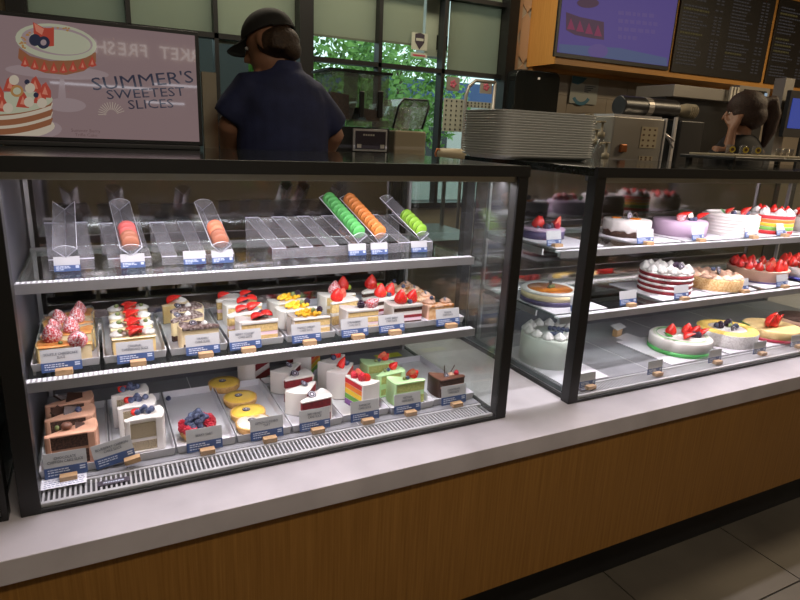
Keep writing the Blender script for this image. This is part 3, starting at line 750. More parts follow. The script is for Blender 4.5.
# --- 5: mango
for k, (dx, y, rz) in enumerate(((.012, .355, 0), (-.004, .425, .2), (-.012, .50, .3))):
    cake_slice(UX[4] + dx, y, ZS2, R3[k] + ' slice piled with orange mango cubes', 'mango slices', [('sponge_yellow', 1.2), ('cream', .4), ('sponge_yellow', 1)], 'cream',
               [('mango', -.024, .026, (0, 0, 0), 1.0), ('mango', .014, .022, (0, 0, 1.5), 1.0), ('mango', -.004, .04, (0, 0, 2.5), .9, .004), ('nut', .006, .02, (.5, 0, .2), 1.2, .012), ('blueberry', -.034, .03, (0, 0, 0), 1.1), ('blackberry', .028, .02, (0, 0, 0), .9, .010)], w_=.104, d=.066, h=.056, flip=1, rz=rz, film=(k == 0))
# --- 6: strawberry shortcake
cake_slice(UX[5] + .014, .352, ZS2, 'front strawberry shortcake slice showing sponge layers, right of the mango tray', 'strawberry shortcake slices', [('sponge_yellow', .9), ('cream', .35), ('cream_pink', .35), ('sponge_yellow', .9), ('cream', .3), ('sponge_yellow', .8)], 'cream',
           [('sugared', .020, .02, (.3, .9, 0), 1.1), ('blackberry', -.002, .018, (0, 0, 0), 1.2)], w_=.096, d=.064, h=.068, flip=1, topt=.009)
cake_slice(UX[5] - .010, .424, ZS2, 'second strawberry shortcake slice with two red strawberries, white side forward', 'strawberry shortcake slices', [('sponge_yellow', 1), ('cream', .4), ('sponge_yellow', 1)], 'cream',
           [('strawberry', -.020, .022, (.3, 0, 0), 1.15), ('half', .002, .03, (.4, 0, 0), 1.1)], w_=.094, d=.062, h=.070, flip=-1, rz=.22)
cake_slice(UX[5] + .010, .490, ZS2, 'rearmost strawberry shortcake slice with tall sugar dusted strawberry', 'strawberry shortcake slices', [('sponge_yellow', 1), ('cream', .4), ('sponge_yellow', 1)], 'cream',
           [('sugared', -.012, .03, (.2, 0, 0), 1.2), ('strawberry', .034, .06, (.1, 0, 0), 1.25), ('grape', .052, .05)], w_=.100, d=.064, h=.066, flip=1, rz=.1)
# --- 7: chocolate strawberry slices
for k, (dx, y, rz, fl) in enumerate(((.012, .358, 0, 1), (-.012, .430, .22, -1), (-.012, .51, .2, -1))):
    cake_slice(UX[6] + dx, y, ZS2, R3[k] + ' pink and brown layered slice with strawberries and green grape', 'chocolate strawberry slices', [('sponge_choc', .8), ('cream_pink', .6), ('sponge_red', .5), ('cream', .7), ('sponge_choc', .6)], 'cream',
               [('strawberry', -.016, .026, (.15, 0, 0), 1.2), ('strawberry', .020, .03, (.25, .2, 0), 1.15), ('grape', .002, .022), ('blueberry', .010, .012, (0, 0, 0), 1.1)] if k < 2 else [('strawberry', .0, .03, (.15, 0, 0), 1.3), ('grape', .024, .022), ('grape', .04, .03, (0, 0, 0), .8)], w_=.096, d=.064, h=.066, flip=fl, rz=rz, topt=.010)
# --- 8: caramel mocha
for k, (dx, y, rz, fl) in enumerate(((.0, .358, 0, 1), (-.016, .424, .26, -1), (-.020, .488, .2, -1), (-.020, .545, .15, -1))):
    cake_slice(UX[7] + dx, y, ZS2, ['front', 'second', 'third', 'rearmost'][k] + ' caramel mocha slice with drizzle and pale cream kisses', 'caramel mocha slices', [('sponge_mocha', 1)], 'peach_cream',
               [('kiss_mocha', -.030, .03, (0, 0, 0), 1.1), ('kiss_mocha', .028, .026, (0, 0, 0), 1.0), ('blueberry', -.026, .022, (0, 0, 0), .9, .014), ('plaque', .024, .02, (.8, 0, .3), .7, .012)], w_=.088, d=.056, h=.055, flip=fl, rz=rz, topmat='caramel_drizzle', topt=.008)

# ------------------------------------------------------------------ price cards
DT = [((69, 477), 'CHOCOLATE\nCHIFFON CAKE SLICE', 'price card reading chocolate chiffon cake slice, leftmost on the bottom deck', .0), ((120, 473), 'BLUEBERRY CHIFFON\nCAKE SLICE', 'tilted price card reading blueberry chiffon cake slice', .0),
      ((208, 454), 'BERRY TART', 'price card reading berry tart', 0), ((271, 443), 'LEMON CUSTARD\nTART', 'price card reading lemon custard tart', 0), ((317, 431), 'RED VELVET\nCAKE SLICE', 'price card reading red velvet cake slice', 0),
      ((369, 424), 'RAINBOW\nCAKE SLICE', 'price card reading rainbow cake slice', 0), ((413, 417), 'MATCHA\nCAKE SLICE', 'price card in front of the green matcha slices', 0), ((458, 407), 'CHOCOLATE\nCAKE SLICE', 'price card reading chocolate cake slice, rightmost on the bottom deck', 0)]
for k, ((px, py), tx, lab, rz) in enumerate(DT):
    P = at(px, py, Z=DECK + .001)
    yy = .2265
    c = price_card(P.x - .004, yy, DECK + .0005, lab, tx, w_=.088, h=.060, lean=-.13)
    if k == 1:
        c.rotation_euler = (0, -.16, .03); c.location.z += .008
        for ch in c.children:
            if ch.name.startswith('wooden_block'): ch.location = (.035, 0, 0)
ST = [((60, 380), 'SOUFFLE CHEESECAKE\nSLICE', 'price card reading souffle cheesecake slice'), ((139, 368), 'ORIGINAL\nCHEESECAKE SLICE', 'price card reading original cheesecake slice'), ((207, 359), 'TIRAMISU\nCAKE SLICE', 'price card reading tiramisu cake slice'),
      ((250, 354), 'BERRY YOGURT\nCAKE SLICE', 'price card reading berry yogurt cake slice'), ((311, 346), 'MANGO DREAM\nCAKE SLICE', 'price card in front of the mango slices'), ((357, 338), 'STRAWBERRY\nCAKE SLICE', 'price card in front of the strawberry shortcake slices'),
      ((393, 333), 'CHOC BERRY\nCAKE SLICE', 'price card in front of the chocolate strawberry slices'), ((450, 327), 'MOCHA\nCAKE SLICE', 'price card reading mocha cake slice, rightmost on the middle shelf')]
for k, ((px, py), tx, lab) in enumerate(ST):
    P = at(px, py, Z=SH2)
    price_card(P.x + (.004 if k < 1 else -.004), .306, SH2 + .0006, lab, tx, grp='price cards on the middle shelf', w_=.084, h=.053, ts=.0085)
# small papers by the deck grille
P = at(64, 486, Z=.70); tag(obj('paper_note', B(P.x - .046, P.x + .046, .196, .245, .7015, .7022), 'paper_white', None), 'white paper note lying flat at the front left of the deck', 'note')
bm = nb(); rr = random.Random(9)
for j in range(4):
    u = -.04
    while u < .038:
        d = rr.uniform(.004, .009); box(bm, P.x + u, P.x + min(u + d, .042), .202 + j * .0085, .2045 + j * .0085, .7022, .7024); u += d + .002
obj('small_print', bm, 'tag_blue', bpy.data.objects['paper_note'])
def strip_label(px, py, lab):
    P = at(px, py, Z=.699)
    o = tag(obj('grille_label', B(P.x - .034, P.x + .034, .172, .192, .6968, .6985), 'plaque_dark'), lab, 'label', 'small dark labels on the vent grilles')
    bm = nb(); rr = random.Random(4); u = -.022
    while u < .022:
        d = rr.uniform(.003, .006); box(bm, P.x + u, P.x + u + d, .180, .184, .6985, .6987); u += d + .0015
    obj('small_print', bm, 'tag_text_light', o)
strip_label(114, 486, 'small dark label lying on the grille of the left case')
strip_label(594, 392.5, 'small dark label lying on the grille of the right case')
P = at(388, 355.5, Z=DECK + .001)
tag(obj('yellow_sticker', B(P.x - .05, P.x + .05, P.y - .02, P.y + .02, DECK + .0004, DECK + .0012), 'yellow_sticker'), 'yellow green sticker flat on the deck behind the matcha tray', 'sticker')

# ------------------------------------------------------------------ macaron stands and troughs
TILT = .53
def macaron_mesh(shell, fill):
    bm = nb()   # axis along z, thickness .019
    r = .0205
    lathe(bm, [(0, -.0095), (r * .7, -.009), (r * .95, -.0065), (r * 1.01, -.0045), (r * 1.03, -.0036), (r * .98, -.0032), (0, -.0032)], 20)
    lathe(bm, [(0, .0032), (r * .98, .0032), (r * 1.03, .0036), (r * 1.01, .0045), (r * .95, .0065), (r * .7, .009), (0, .0095)], 20)
    a = mesh_of('macaron_shells', bm, 'macaron_' + shell, True)
    bm = nb(); lathe(bm, [(r * .86, -.0033), (r * .88, 0), (r * .86, .0033)], 20, closed=False); b = mesh_of('macaron_filling', bm, fill, True)
    return a, b
MAC = {k: macaron_mesh(k, f) for k, f in dict(green='macaron_dark', orange='macaron_fill_orange', lime='macaron_dark', pink='macaron_fill_choc', brown='macaron_fill_choc', coral='macaron_fill_orange').items()}
def frame_vec(rz):
    d = Vector((-math.sin(rz), math.cos(rz), 0)) ; return d
def trough(pf, pb, lab, length=None, roundback=True, wd=.026):
    """V trough from the front point pf (bottom of V) up to the back point pb"""
    pf, pb = Vector(pf), Vector(pb)
    ax = (pb - pf).normalized(); s = ax.cross(Vector((0, 0, 1))).normalized(); n = s.cross(ax).normalized()
    o = empty('macaron_trough', pf, 0, lab, 'macaron trough', 'clear macaron troughs'); L = (pb - pf).length
    bm = nb(); e = wd
    for sg in (-1, 1):
        tp = s * (sg * e) + n * e
        q = [Vector((0, 0, 0)), ax * L, ax * L + tp, tp]
        if sg > 0: q = q[::-1]
        sheet(bm, q, .0018)
    obj('v_channel', bm, ['acrylic', 'acrylic_edge_glint'], o)
    for nm, c in (('front_plate', Vector((0, 0, 0))), ('back_plate', ax * L)):
        if nm == 'back_plate' and not roundback: continue
        bm = nb(); pts = [c, c + s * e + n * e]
        for i in range(1, 8):
            a = PI / 4 + (PI / 2) * i / 8
            pts.append(c + s * (e * 1.4142 * math.cos(a)) + n * (e * 1.4142 * math.sin(a)))
        pts.append(c - s * e + n * e)
        if nm == 'front_plate': pts = [p - ax * .0 for p in pts]
        bm2 = bm; sheet(bm2, pts, .0018)
        obj(nm, bm2, ['acrylic', 'acrylic_edge_glint'], o)
    return o, ax, s, n
MC = {}
def fill(pf, ax, n, col, cnt, start=.012, pitch=.0208, names=None, where='', lean=0.):
    pf = Vector(pf)
    for i in range(cnt):
        c = col if isinstance(col, str) else col[i]
        p = pf + ax * (start + pitch * i + .0018) + n * (.0215 * 1.4142 + .0012)
        o = empty('macaron', p, 0, None, 'macaron', (c if isinstance(col, str) else 'mixed') + ' macarons in the ' + where)
        dd = Vector((ax.x, ax.y, ax.z * .42)).normalized(); o.rotation_euler = dd.to_track_quat('Z', 'Y').to_euler(); o.scale = (1, 1, .93)
        a = inst('shells', MAC[c][0], o); b = inst('filling', MAC[c][1], o)
        o['label'] = {'green': 'deep green', 'orange': 'orange', 'lime': 'lime green', 'pink': 'pink', 'brown': 'brown', 'coral': 'coral orange'}[c] + ' macaron ' + (
            ['at the front end', 'second from the front', 'third from the front', 'fourth from the front', 'fifth from the front', 'sixth from the front', 'seventh from the front', 'eighth from the front', 'ninth from the front'][i] if i < cnt - 1 else 'at the back end') + ' of the row in the ' + where
z1 = SH1
YF = .42
TR = [((66, 258), (64, 203), 'empty clear macaron trough at the far left of the top shelf', None, 0),
      ((131.5, 256), (117, 198), 'clear trough with pink and brown macarons, second from left', ('brown', 'brown', 'pink', 'pink'), 4),
      ((221, 253), (200, 198), 'clear trough with brown and coral macarons, third from left', ('brown', 'brown', 'coral', 'coral', ), 4),
      ((358, 243), (320, 204), 'clear trough full of deep green macarons', 'green', 10),
      ((379, 243), (345, 201), 'clear trough full of orange macarons', 'orange', 10),
      ((420, 241), (377, 199), 'rightmost clear trough with lime green macarons at its front end', 'lime', 5)]
wheres = ['', 'second trough from left', 'third trough from left', 'deep green trough', 'orange trough', 'rightmost trough']
for k, (a, b, lab, col, cnt) in enumerate(TR):
    pf = at(*a, Y=YF); 
    dx = [0, -.012, -.012, -.035, -.035, -.035][k]
    pb = pf + Vector((dx, .198, .090))
    o, ax, s, n = trough(pf, pb, lab, roundback=(k > 0))
    if cnt: fill(pf, ax, n, col, cnt, where=wheres[k])
def stand(x0, x1, y0, zf, lab, n_strips, skew=0., shear=-.012):
    o = empty('macaron_stand', ((x0 + x1) / 2, y0 + .1, z1), 0, lab, 'display stand', 'clear macaron stands')
    cx, cy = (x0 + x1) / 2, y0 + .1
    yb, zb = y0 + .17, zf + .064
    def q(pts, nm='riser'):
        bm = nb(); sheet(bm, [(p[0] - cx, p[1] - cy, p[2] - z1) for p in pts], .0022); obj(nm, bm, ['acrylic', 'acrylic_edge_glint'], o)
    q([(x0, y0, z1 + .001), (x1, y0, z1 + .001), (x1, y0, zf), (x0, y0, zf)], 'front_panel')
    q([(x0 + shear, yb, z1 + .001), (x1 + shear, yb, z1 + .001), (x1 + shear, yb, zb), (x0 + shear, yb, zb)], 'back_panel')
    wd = (x1 - x0) / (2 * n_strips - 1)
    for i in range(n_strips):
        a = x0 + i * 2 * wd
        q([(a, y0, zf), (a + wd, y0, zf), (a + wd + shear, yb, zb), (a + shear, yb, zb)], 'sloping_strip')
    return o
stand(-.198, -.100, .432, 1.176, 'clear macaron stand under the empty left trough', 2)
stand(-.070, .030, .432, 1.172, 'clear macaron stand under the second trough', 2)
stand(.056, .240, .432, 1.171, 'clear macaron stand with open strips under the third trough', 3)
stand(.345, .860, .432, 1.179, 'wide clear macaron stand under the green, orange and lime troughs', 7, shear=-.035)
TT = [(67, 265, 'far left'), (133, 262, 'second'), (195, 260, 'third'), (223, 260, 'fourth'), (358, 249, 'fifth'), (380, 249, 'sixth'), (420, 246, 'rightmost')]
for px, py, nm in TT:
    P = at(px, py, Y=.41)
    price_card(P.x, .402, z1 + .0008, nm + ' small price card on the top shelf, counted from the left', None, w_=.056, h=.036, grp='small price cards on the top shelf of the left case', block=False)

# ------------------------------------------------------------------ whole cakes in the right case
def round_cake(px0, px1, py, z, label, parts, board=True, r=None):
    """stands where its foot shows in the photo"""
    c = (px0 + px1) / 2
    P = at(c, py, Z=z); r0 = .1
    for _ in range(8):
        dv = (P - CP); dv.z = 0; dv.normalize(); cen = P + dv * r0; r0 = (px1 - px0) / 2 * (cen - CP).dot(CF) / FPX
    rad = r or r0
    o = empty('whole_cake', (cen.x, cen.y, z), 0, label, 'cake', None)
    return o, rad, cen
def L(o, nm, prof, m, seg=48, rmod=None, smooth=True):
    bm = nb(); lathe(bm, prof, seg, rmod=rmod); return obj(nm, bm, m, o, smooth)
def ring(o, kind, n, r, z, rot=(0, 0, 0), sc=1., ph=0., a0=0, a1=2 * PI):
    for i in range(n):
        a = a0 + ph + (a1 - a0) * i / n
        top(o, kind, r * math.cos(a), r * math.sin(a), z, (rot[0], rot[1], rot[2] + a), sc)
def board(x0, x1, y0, y1, z, lab):
    x0 = max(x0, 1.284)
    o = tag(obj('cake_board', B(x0, x1, y0, y1, z, z + .004), 'board_white', bevel=.0008), lab, 'cake board', 'white boards under the whole cakes'); return o
def card_at(px, py, z, lab, wd=.075, rz=0.):
    P = at(px, py, Z=z)
    price_card(max(P.x, 1.284 + wd / 2), max(P.y, (.298 if z < 1 else .33) if z > .8 else .235) if z > .8 else max(P.y, .236), z + .0006, lab, None, w_=wd, h=.052, grp='price cards in the right case', rz=rz)
def bx(cen, r, z, lab, front=None, e=.024):
    y0 = cen.y - r - e if front is None else front
    return board(cen.x - r - e, cen.x + r + e, y0, cen.y + r + e, z, lab)
ZT, ZM, ZB = SH1 + .0045, SH2 + .0045, DECK + .0053
# top shelf
o, r, c = round_cake(519, 563, 240, ZT, 'dark fruit cake with strawberries and blueberries on top, between the two black posts', 0); bx(c, r, SH1, 'white board under the dark fruit cake', .345)
L(o, 'cake_body', [(0, 0), (r, 0), (r, .028), (0, .028)], 'ribbon_purple'); L(o, 'cream_layer', [(0, .028), (r, .028), (r * 1.03, .033), (r * .97, .037), (0, .037)], 'lavender_cream')
for kd, x, y, s_ in (('strawberry', -.03, 0, 1.2), ('strawberry', -.008, .01, 1.1), ('half', .045, -.03, 1.2), ('blueberry', -.01, -.045, 1.2), ('blackberry', .012, -.03, 1.1), ('raspberry', .03, -.045, 1.1), ('stick', .035, -.01, .9), ('leaf', .012, .01, 1.), ('plaque', -.045, -.035, 1.1), ('blackberry', -.02, -.04, 1.1), ('raspberry', .05, .0, 1.2), ('half', .06, -.01, 1.)):
    top(o, kd, x, y, .036, (1.0 if kd in ('plaque', 'leaf') else .2, .3 if kd == 'stick' else 0, .3), s_)
o, r, c = round_cake(602, 648, 238, ZT, 'dark cake with white glaze dripping halfway down and curled chocolate on top', 0); bx(c, r, SH1, 'white board under the dripping glaze cake', .345)
L(o, 'cake_body', [(0, 0), (r * .97, 0), (r * .97, .04), (0, .04)], 'sponge_choc')
L(o, 'white_glaze', [(r * .975, .022), (r, .026), (r, .058), (r * .96, .064), (0, .065)], 'cream', rmod=None, seg=64)
o_ = o.children[-1]
for v in o_.data.vertices:
    if v.co.z < .03: v.co.z += .004 * math.sin(9 * math.atan2(v.co.y, v.co.x)) + .003 * math.sin(17 * math.atan2(v.co.y, v.co.x))
bm = nb(); sphere(bm, (.02, -.02, .066), .028, 1, .7, .15); sphere(bm, (-.03, .03, .066), .024, 1, .7, .15); obj('orange_sauce', bm, 'caramel_top', o, True)
top(o, 'plaque', -.004, -.01, .075, (1.4, 0, .2), 1.5); top(o, 'stick', -.022, .0, .064, (0, -.2, 0), .8); top(o, 'stick', .01, .01, .064, (0, .2, 0), .8)
bm = nb(); tube(bm, [(.036 + .016 * math.cos(a), 0, .064 + .024 * math.sin(a)) for a in [PI * i / 10 for i in range(11)]], .0028, 8); obj('chocolate_curl', bm, 'dark_choc', o, True)
o, r, c = round_cake(652, 703, 237, ZT, 'smooth lavender pink cake with strawberry and lemon slice on top', 0); bx(c, r, SH1, 'white board under the lavender pink cake', .345)
L(o, 'cake_body', [(0, 0), (r, 0), (r, .056), (r * .97, .060), (0, .061)], 'lavender_cream')
for kd, x, y, s_ in (('half', -.04, -.02, 1.3), ('half', -.015, -.01, 1.4), ('blueberry', .015, -.045, 1.4), ('blueberry', .0, -.04, 1.2), ('half', .062, -.035, 1.3), ('leaf', .06, .02, 1.2), ('sugared', -.055, -.03, 1.0)): top(o, kd, x, y, .060, (.9, 0, .5), s_)
top(o, 'citrus', .030, -.02, .074, (1.35, 0, .1), 1.3)
o, r, c = round_cake(701, 753, 236, ZT, 'tall white cake with rippled sides, small berries on top', 0); bx(c, r, SH1, 'white board under the rippled white cake', .345)
L(o, 'cake_body', [(0, 0), (r, 0)] + [(r * (1 + .012 * math.cos(2 * PI * t / 4)), .08 * t / 24) for t in range(1, 25)] + [(r * .95, .083), (r * .8, .080), (0, .079)], 'cream')
bm = nb(); tube(bm, [((r * .86) * math.cos(a), (r * .86) * math.sin(a), .083) for a in [2 * PI * i / 40 for i in range(41)]], .006, 8); obj('cream_ring', bm, 'cream', o, True)
for kd, x, y, s_ in (('half', .035, -.03, 1.2), ('raspberry', .04, -.02, 1.2), ('leaf', -.035, .0, 1.1), ('half', -.025, .0, 1.), ('blueberry', -.01, -.01, 1.3), ('blueberry', -.02, -.02, 1.3), ('blueberry', .055, -.03, 1.2)): top(o, kd, x, y, .081, (.7, 0, .2), s_)
o, r, c = round_cake(748, 788, 234, ZT, 'rainbow layered cake with cream kisses and strawberries on top', 0); bx(c, r, SH1, 'white board under the rainbow cake', .345)
zz = 0
for i, m in enumerate(('rb_red', 'rb_green', 'rb_yellow', 'rb_orange', 'rb_red')):
    L(o, 'sponge_layer', [(0, zz), (r * .985, zz), (r, zz + .002), (r, zz + .0125), (r * .985, zz + .0145), (0, zz + .0145)], m)
    if i: L(o, 'cream_layer', [(0, zz - .001), (r * .992, zz - .001), (r * .992, zz + .0015), (0, zz + .0015)], 'whip')
    zz += .0160
L(o, 'cream_top', [(0, zz - .001), (r * .98, zz - .001), (r * .98, zz + .002), (0, zz + .002)], 'whip')
ring(o, 'kiss', 6, r * .68, zz, sc=1.4); ring(o, 'strawberry', 5, r * .62, zz, sc=1.0, ph=.5); top(o, 'blueberry', -.03, -.06, zz, sc=1.3)
o, r, c = round_cake(787, 832, 233, ZT, 'white cake with strawberries and cream, cut by the right picture edge on the top shelf', 0); bx(c, r, SH1, 'white board under the rightmost cake of the top shelf', .345)
L(o, 'cake_body', [(0, 0), (r, 0), (r, .06), (r * .97, .064), (0, .065)], 'cream'); ring(o, 'kiss', 8, r * .72, .064, sc=1.3); ring(o, 'strawberry', 8, r * .6, .064, ph=.4)
# middle shelf
o, r, c = round_cake(516, 579, 308, ZM, 'low cheesecake with orange caramel top and white rim, between the two black posts', 0); bx(c, r, SH2, 'white board under the orange topped cheesecake', .304)
r = min(r, c.x - 1.283) if c.x - 1.283 > .08 else r
L(o, 'dark_ribbon', [(0, 0), (r * 1.01, 0), (r * 1.01, .017), (0, .017)], 'ribbon_purple'); L(o, 'cake_body', [(0, .0171), (r, .0171), (r, .038), (0, .038)], 'cheesecake_pale')
L(o, 'white_rim', [(0, .038), (r, .038), (r * 1.01, .043), (r * .96, .047), (r * .80, .046), (0, .044)], 'whip'); L(o, 'caramel_disc', [(0, .0445), (r * .80, .0445), (r * .80, .0462), (0, .0474)], 'caramel_top')
for i in range(5): top(o, 'stick', -.012 + .006 * i, .0 + .004 * (i % 2), .046, (.5 * math.sin(i * 2), .5 * math.cos(i * 1.7), i), .75)
for i in range(3): top(o, 'nut', -.01 + .01 * i, -.008, .047, (.4, .2, i), 1.1)
o, r, c = round_cake(637, 688, 295, ZM, 'tall red velvet cake with white stripes and piped cream kisses', 0); bx(c, r, SH2, 'white board under the tall red velvet cake', .31, .045)
zz = 0
for i in range(4):
    L(o, 'sponge_layer', [(0, zz), (r * .98, zz), (r * .985, zz + .0125), (0, zz + .0125)], 'sponge_red')
    if i < 3: L(o, 'cream_layer', [(0, zz + .0127), (r * .985, zz + .0127), (r * 1.012, zz + .017), (r * .985, zz + .0213), (0, zz + .0213)], 'whip', 96, rmod=lambda a, z: 1 + .012 * math.cos(18 * a))
    zz += .0215
zz -= .009; L(o, 'cream_top', [(0, zz), (r * .96, zz), (r * .98, zz + .004), (r * .94, zz + .007), (0, zz + .007)], 'whip')
ring(o, 'kiss', 12, r * .80, zz + .005, sc=1.35); ring(o, 'kiss', 6, r * .40, zz + .005, sc=1.35); top(o, 'plaque', .012, -.055, zz + .03, (1.2, 0, 0), 1.4); top(o, 'blackberry', .0, -.04, zz + .022, sc=1.3)
o, r, c = round_cake(685, 738, 291, ZM, 'nut crumb coated cake with pale mocha cream mounds on top', 0); bx(c, r, SH2, 'white board under the nut crumb cake', .31, .03)
L(o, 'cake_body', [(0, 0), (r, 0), (r * 1.01, .004), (r, .044), (r * .98, .047), (0, .047)], 'nut_crumb', rmod=lambda a, z: 1 + .004 * math.sin(37 * a + z * 900))
ring(o, 'kiss_mocha', 13, r * .78, .044, sc=1.25); ring(o, 'kiss_mocha', 7, r * .42, .044, sc=1.3); top(o, 'plaque', .02, .0, .066, (1.2, 0, .2), 1.4); top(o, 'blueberry', .0, .01, .062, sc=1.3); top(o, 'plaque', .095, -.02, .046, (1.2, 0, 1.2), .8)
o, r, c = round_cake(727, 782, 283, ZM, 'peach cream cake ringed with whole red strawberries', 0); bx(c, r, SH2, 'white board under the peach strawberry cake', .31, .03)
L(o, 'purple_ribbon', [(0, 0), (r * .985, 0), (r * .985, .007), (0, .007)], 'ribbon_purple')
L(o, 'cake_body', [(0, .0072), (r * .97, .0072), (r, .05), (r * 1.015, .054), (r * .98, .056), (r * .93, .053), (0, .052)], 'peach_cream'); L(o, 'cream_top', [(0, .0525), (r * .6, .0525), (r * .55, .056), (0, .057)], 'whip')
ring(o, 'strawberry', 15, r * .80, .052, sc=1.05); ring(o, 'half', 6, r * .45, .054, (.2, 0, 0), 1.0, .3); top(o, 'leaf', -.07, -.075, .056, (.8, 0, 0)); top(o, 'blueberry', -.055, -.085, .054, sc=1.3); top(o, 'kiss', .05, .04, .054); top(o, 'blueberry', .03, .02, .054, sc=1.2)
o, r, c = round_cake(776, 826, 281, ZM, 'white strawberry cake with blue ribbon foot at the right picture edge', 0); bx(c, r, SH2, 'white board under the blue ribbon cake', .31, .03)
L(o, 'blue_ribbon', [(0, 0), (r * 1.0, 0), (r * 1.0, .012), (0, .012)], 'ribbon_blue'); L(o, 'cake_body', [(0, .0122), (r * .98, .0122), (r, .05), (r * .96, .054), (0, .054)], 'cream')
ring(o, 'strawberry', 12, r * .72, .053, (.3, 0, 0), 1.3); ring(o, 'dollop', 6, r * .5, .053, ph=.2)
# bottom deck
o, r, c = round_cake(514, 574, 389, ZB, 'large pale green white cake with piped kisses and blueberries, behind the left black post', 0)
o.location.x = 1.396; r = .110; o.location.y = .435
c = Vector((o.location.x, o.location.y, 0)); board(c.x - .112, c.x + .10, .2235, .60, DECK + .0008, 'white board under the pale green cake')
L(o, 'cake_body', [(0, 0), (r, 0), (r, .104), (r * .98, .109), (0, .110)], 'mint_cream')
ring(o, 'kiss', 13, r * .80, .109, sc=1.35)
for k in range(6): top(o, 'blueberry', -.045 + .011 * k, -.045 + .006 * (k % 2), .110, sc=1.2)
for k in range(5): top(o, 'blueberry', .01 + .012 * k, .02 - .01 * k, .110, sc=1.2)
bm = nb(); sphere(bm, (.045, -r * .93, .038), .011, 1, .3, 1, 12, 8); obj('green_medallion', bm, 'ribbon_green', o, True)
bm = nb(); sphere(bm, (.034, -r * .95, .018), .016, 1, .4, .5, 12, 8); obj('white_bow', bm, 'whip', o, True)
o, r, c = round_cake(645, 711, 359, ZB, 'white glazed cake with green ribbon round its foot', 0); board(c.x - r - .05, c.x + r + .0, .2235, c.y + r + .03, DECK + .0008, 'white board under the green ribbon cake')
r = min(r, .120); o.location.y += .006
L(o, 'cake_body', [(0, .0162), (r, .0162), (r, .054), (r * .96, .059), (0, .060)], 'cream'); L(o, 'green_ribbon', [(0, 0), (r * 1.012, 0), (r * 1.012, .016), (0, .016)], 'ribbon_green')
for rr_ in (.86, .78):
    bm = nb(); tube(bm, [(r * rr_ * math.cos(a), r * rr_ * math.sin(a), .0602) for a in [2 * PI * i / 48 for i in range(49)]], .0012, 6); obj('green_line', bm, 'ribbon_green' if rr_ < .8 else 'matcha_cream', o, True)
for kd, x, y, rt in (('strawberry', -.04, .02, .1), ('strawberry', .03, .0, .1), ('half', -.035, -.045, .9), ('half', .065, -.045, .6), ('blackberry', .022, -.04, 0), ('blackberry', .038, -.05, 0), ('leaf', -.06, -.01, .3), ('strawberry', .045, -.02, .4)): top(o, kd, x, y, .06, (rt, 0, .5), 1.25)
o, r, c = round_cake(694, 755, 349, ZB, 'coconut coated cake with yellow crumb ring and dark berries on top', 0); board(c.x - r - .01, c.x + r + .01, .2235, c.y + r + .03, DECK + .0008, 'white board under the yellow crumb cake')
r = min(r, .122); o.location.y += .006
L(o, 'cake_body', [(0, 0), (r, 0), (r * 1.0, .004), (r, .052), (r * .98, .055), (0, .055)], 'coconut', rmod=lambda a, z: 1 + .006 * math.sin(41 * a + z * 700))
bm = nb(); lathe(bm, [(r * .62, .0552), (r * .64, .060), (r * .90, .0605), (r * .985, .055)], 64, rmod=lambda a, z: 1 + .012 * math.sin(29 * a), closed=False); obj('yellow_crumb_ring', bm, 'yellow_crumb', o, True)
for kd, x, y in (('blackberry', -.035, .01), ('blueberry', -.045, .02), ('plaque', .0, -.03), ('nut', .015, .0), ('blackberry', .03, .02), ('blueberry', .025, -.02)): top(o, kd, x, y, .056, (1.0 if kd == 'plaque' else 0, 0, 0), 1.6)
o, r, c = round_cake(742, 795, 342, ZB, 'smooth yellow cake with red ribbon foot and strawberries', 0); board(c.x - r - .01, c.x + r + .01, .2235, c.y + r + .03, DECK + .0008, 'white board under the red ribbon cake')
r = min(r, .118)
L(o, 'red_ribbon', [(0, 0), (r * 1.01, 0), (r * 1.01, .012), (0, .012)], 'ribbon_red'); L(o, 'cake_body', [(0, .0122), (r, .0122), (r, .042), (r * .97, .047), (r * .9, .047), (r * .88, .044), (0, .044)], 'cheesecake')
for kd, x, y in (('strawberry', -.015, 0), ('half', -.035, -.01), ('half', .015, -.015), ('strawberry', .01, .015), ('leaf', -.10, .03)): top(o, kd, x, y, .044, (.25, .2, .4), 1.6)
o, r, c = round_cake(776, 826, 333, ZB, 'cake covered in brown chocolate crumb at the right picture edge, bottom deck', 0); board(c.x - r - .01, c.x + r + .03, .2235, c.y + r + .03, DECK + .0008, 'white board under the chocolate crumb cake')
r = min(r, .12)
L(o, 'red_ribbon', [(0, 0), (r * 1.01, 0), (r * 1.01, .012), (0, .012)], 'ribbon_red'); L(o, 'cake_body', [(0, .0122), (r, .0122), (r, .044), (0, .045)], 'peach_cream'); L(o, 'crumb_top', [(0, .045), (r * .93, .045), (r * .9, .050), (0, .051)], 'choc_crumb', rmod=lambda a, z: 1 + .01 * math.sin(31 * a))
top(o, 'kiss', .01, -.03, .05, sc=1.2)
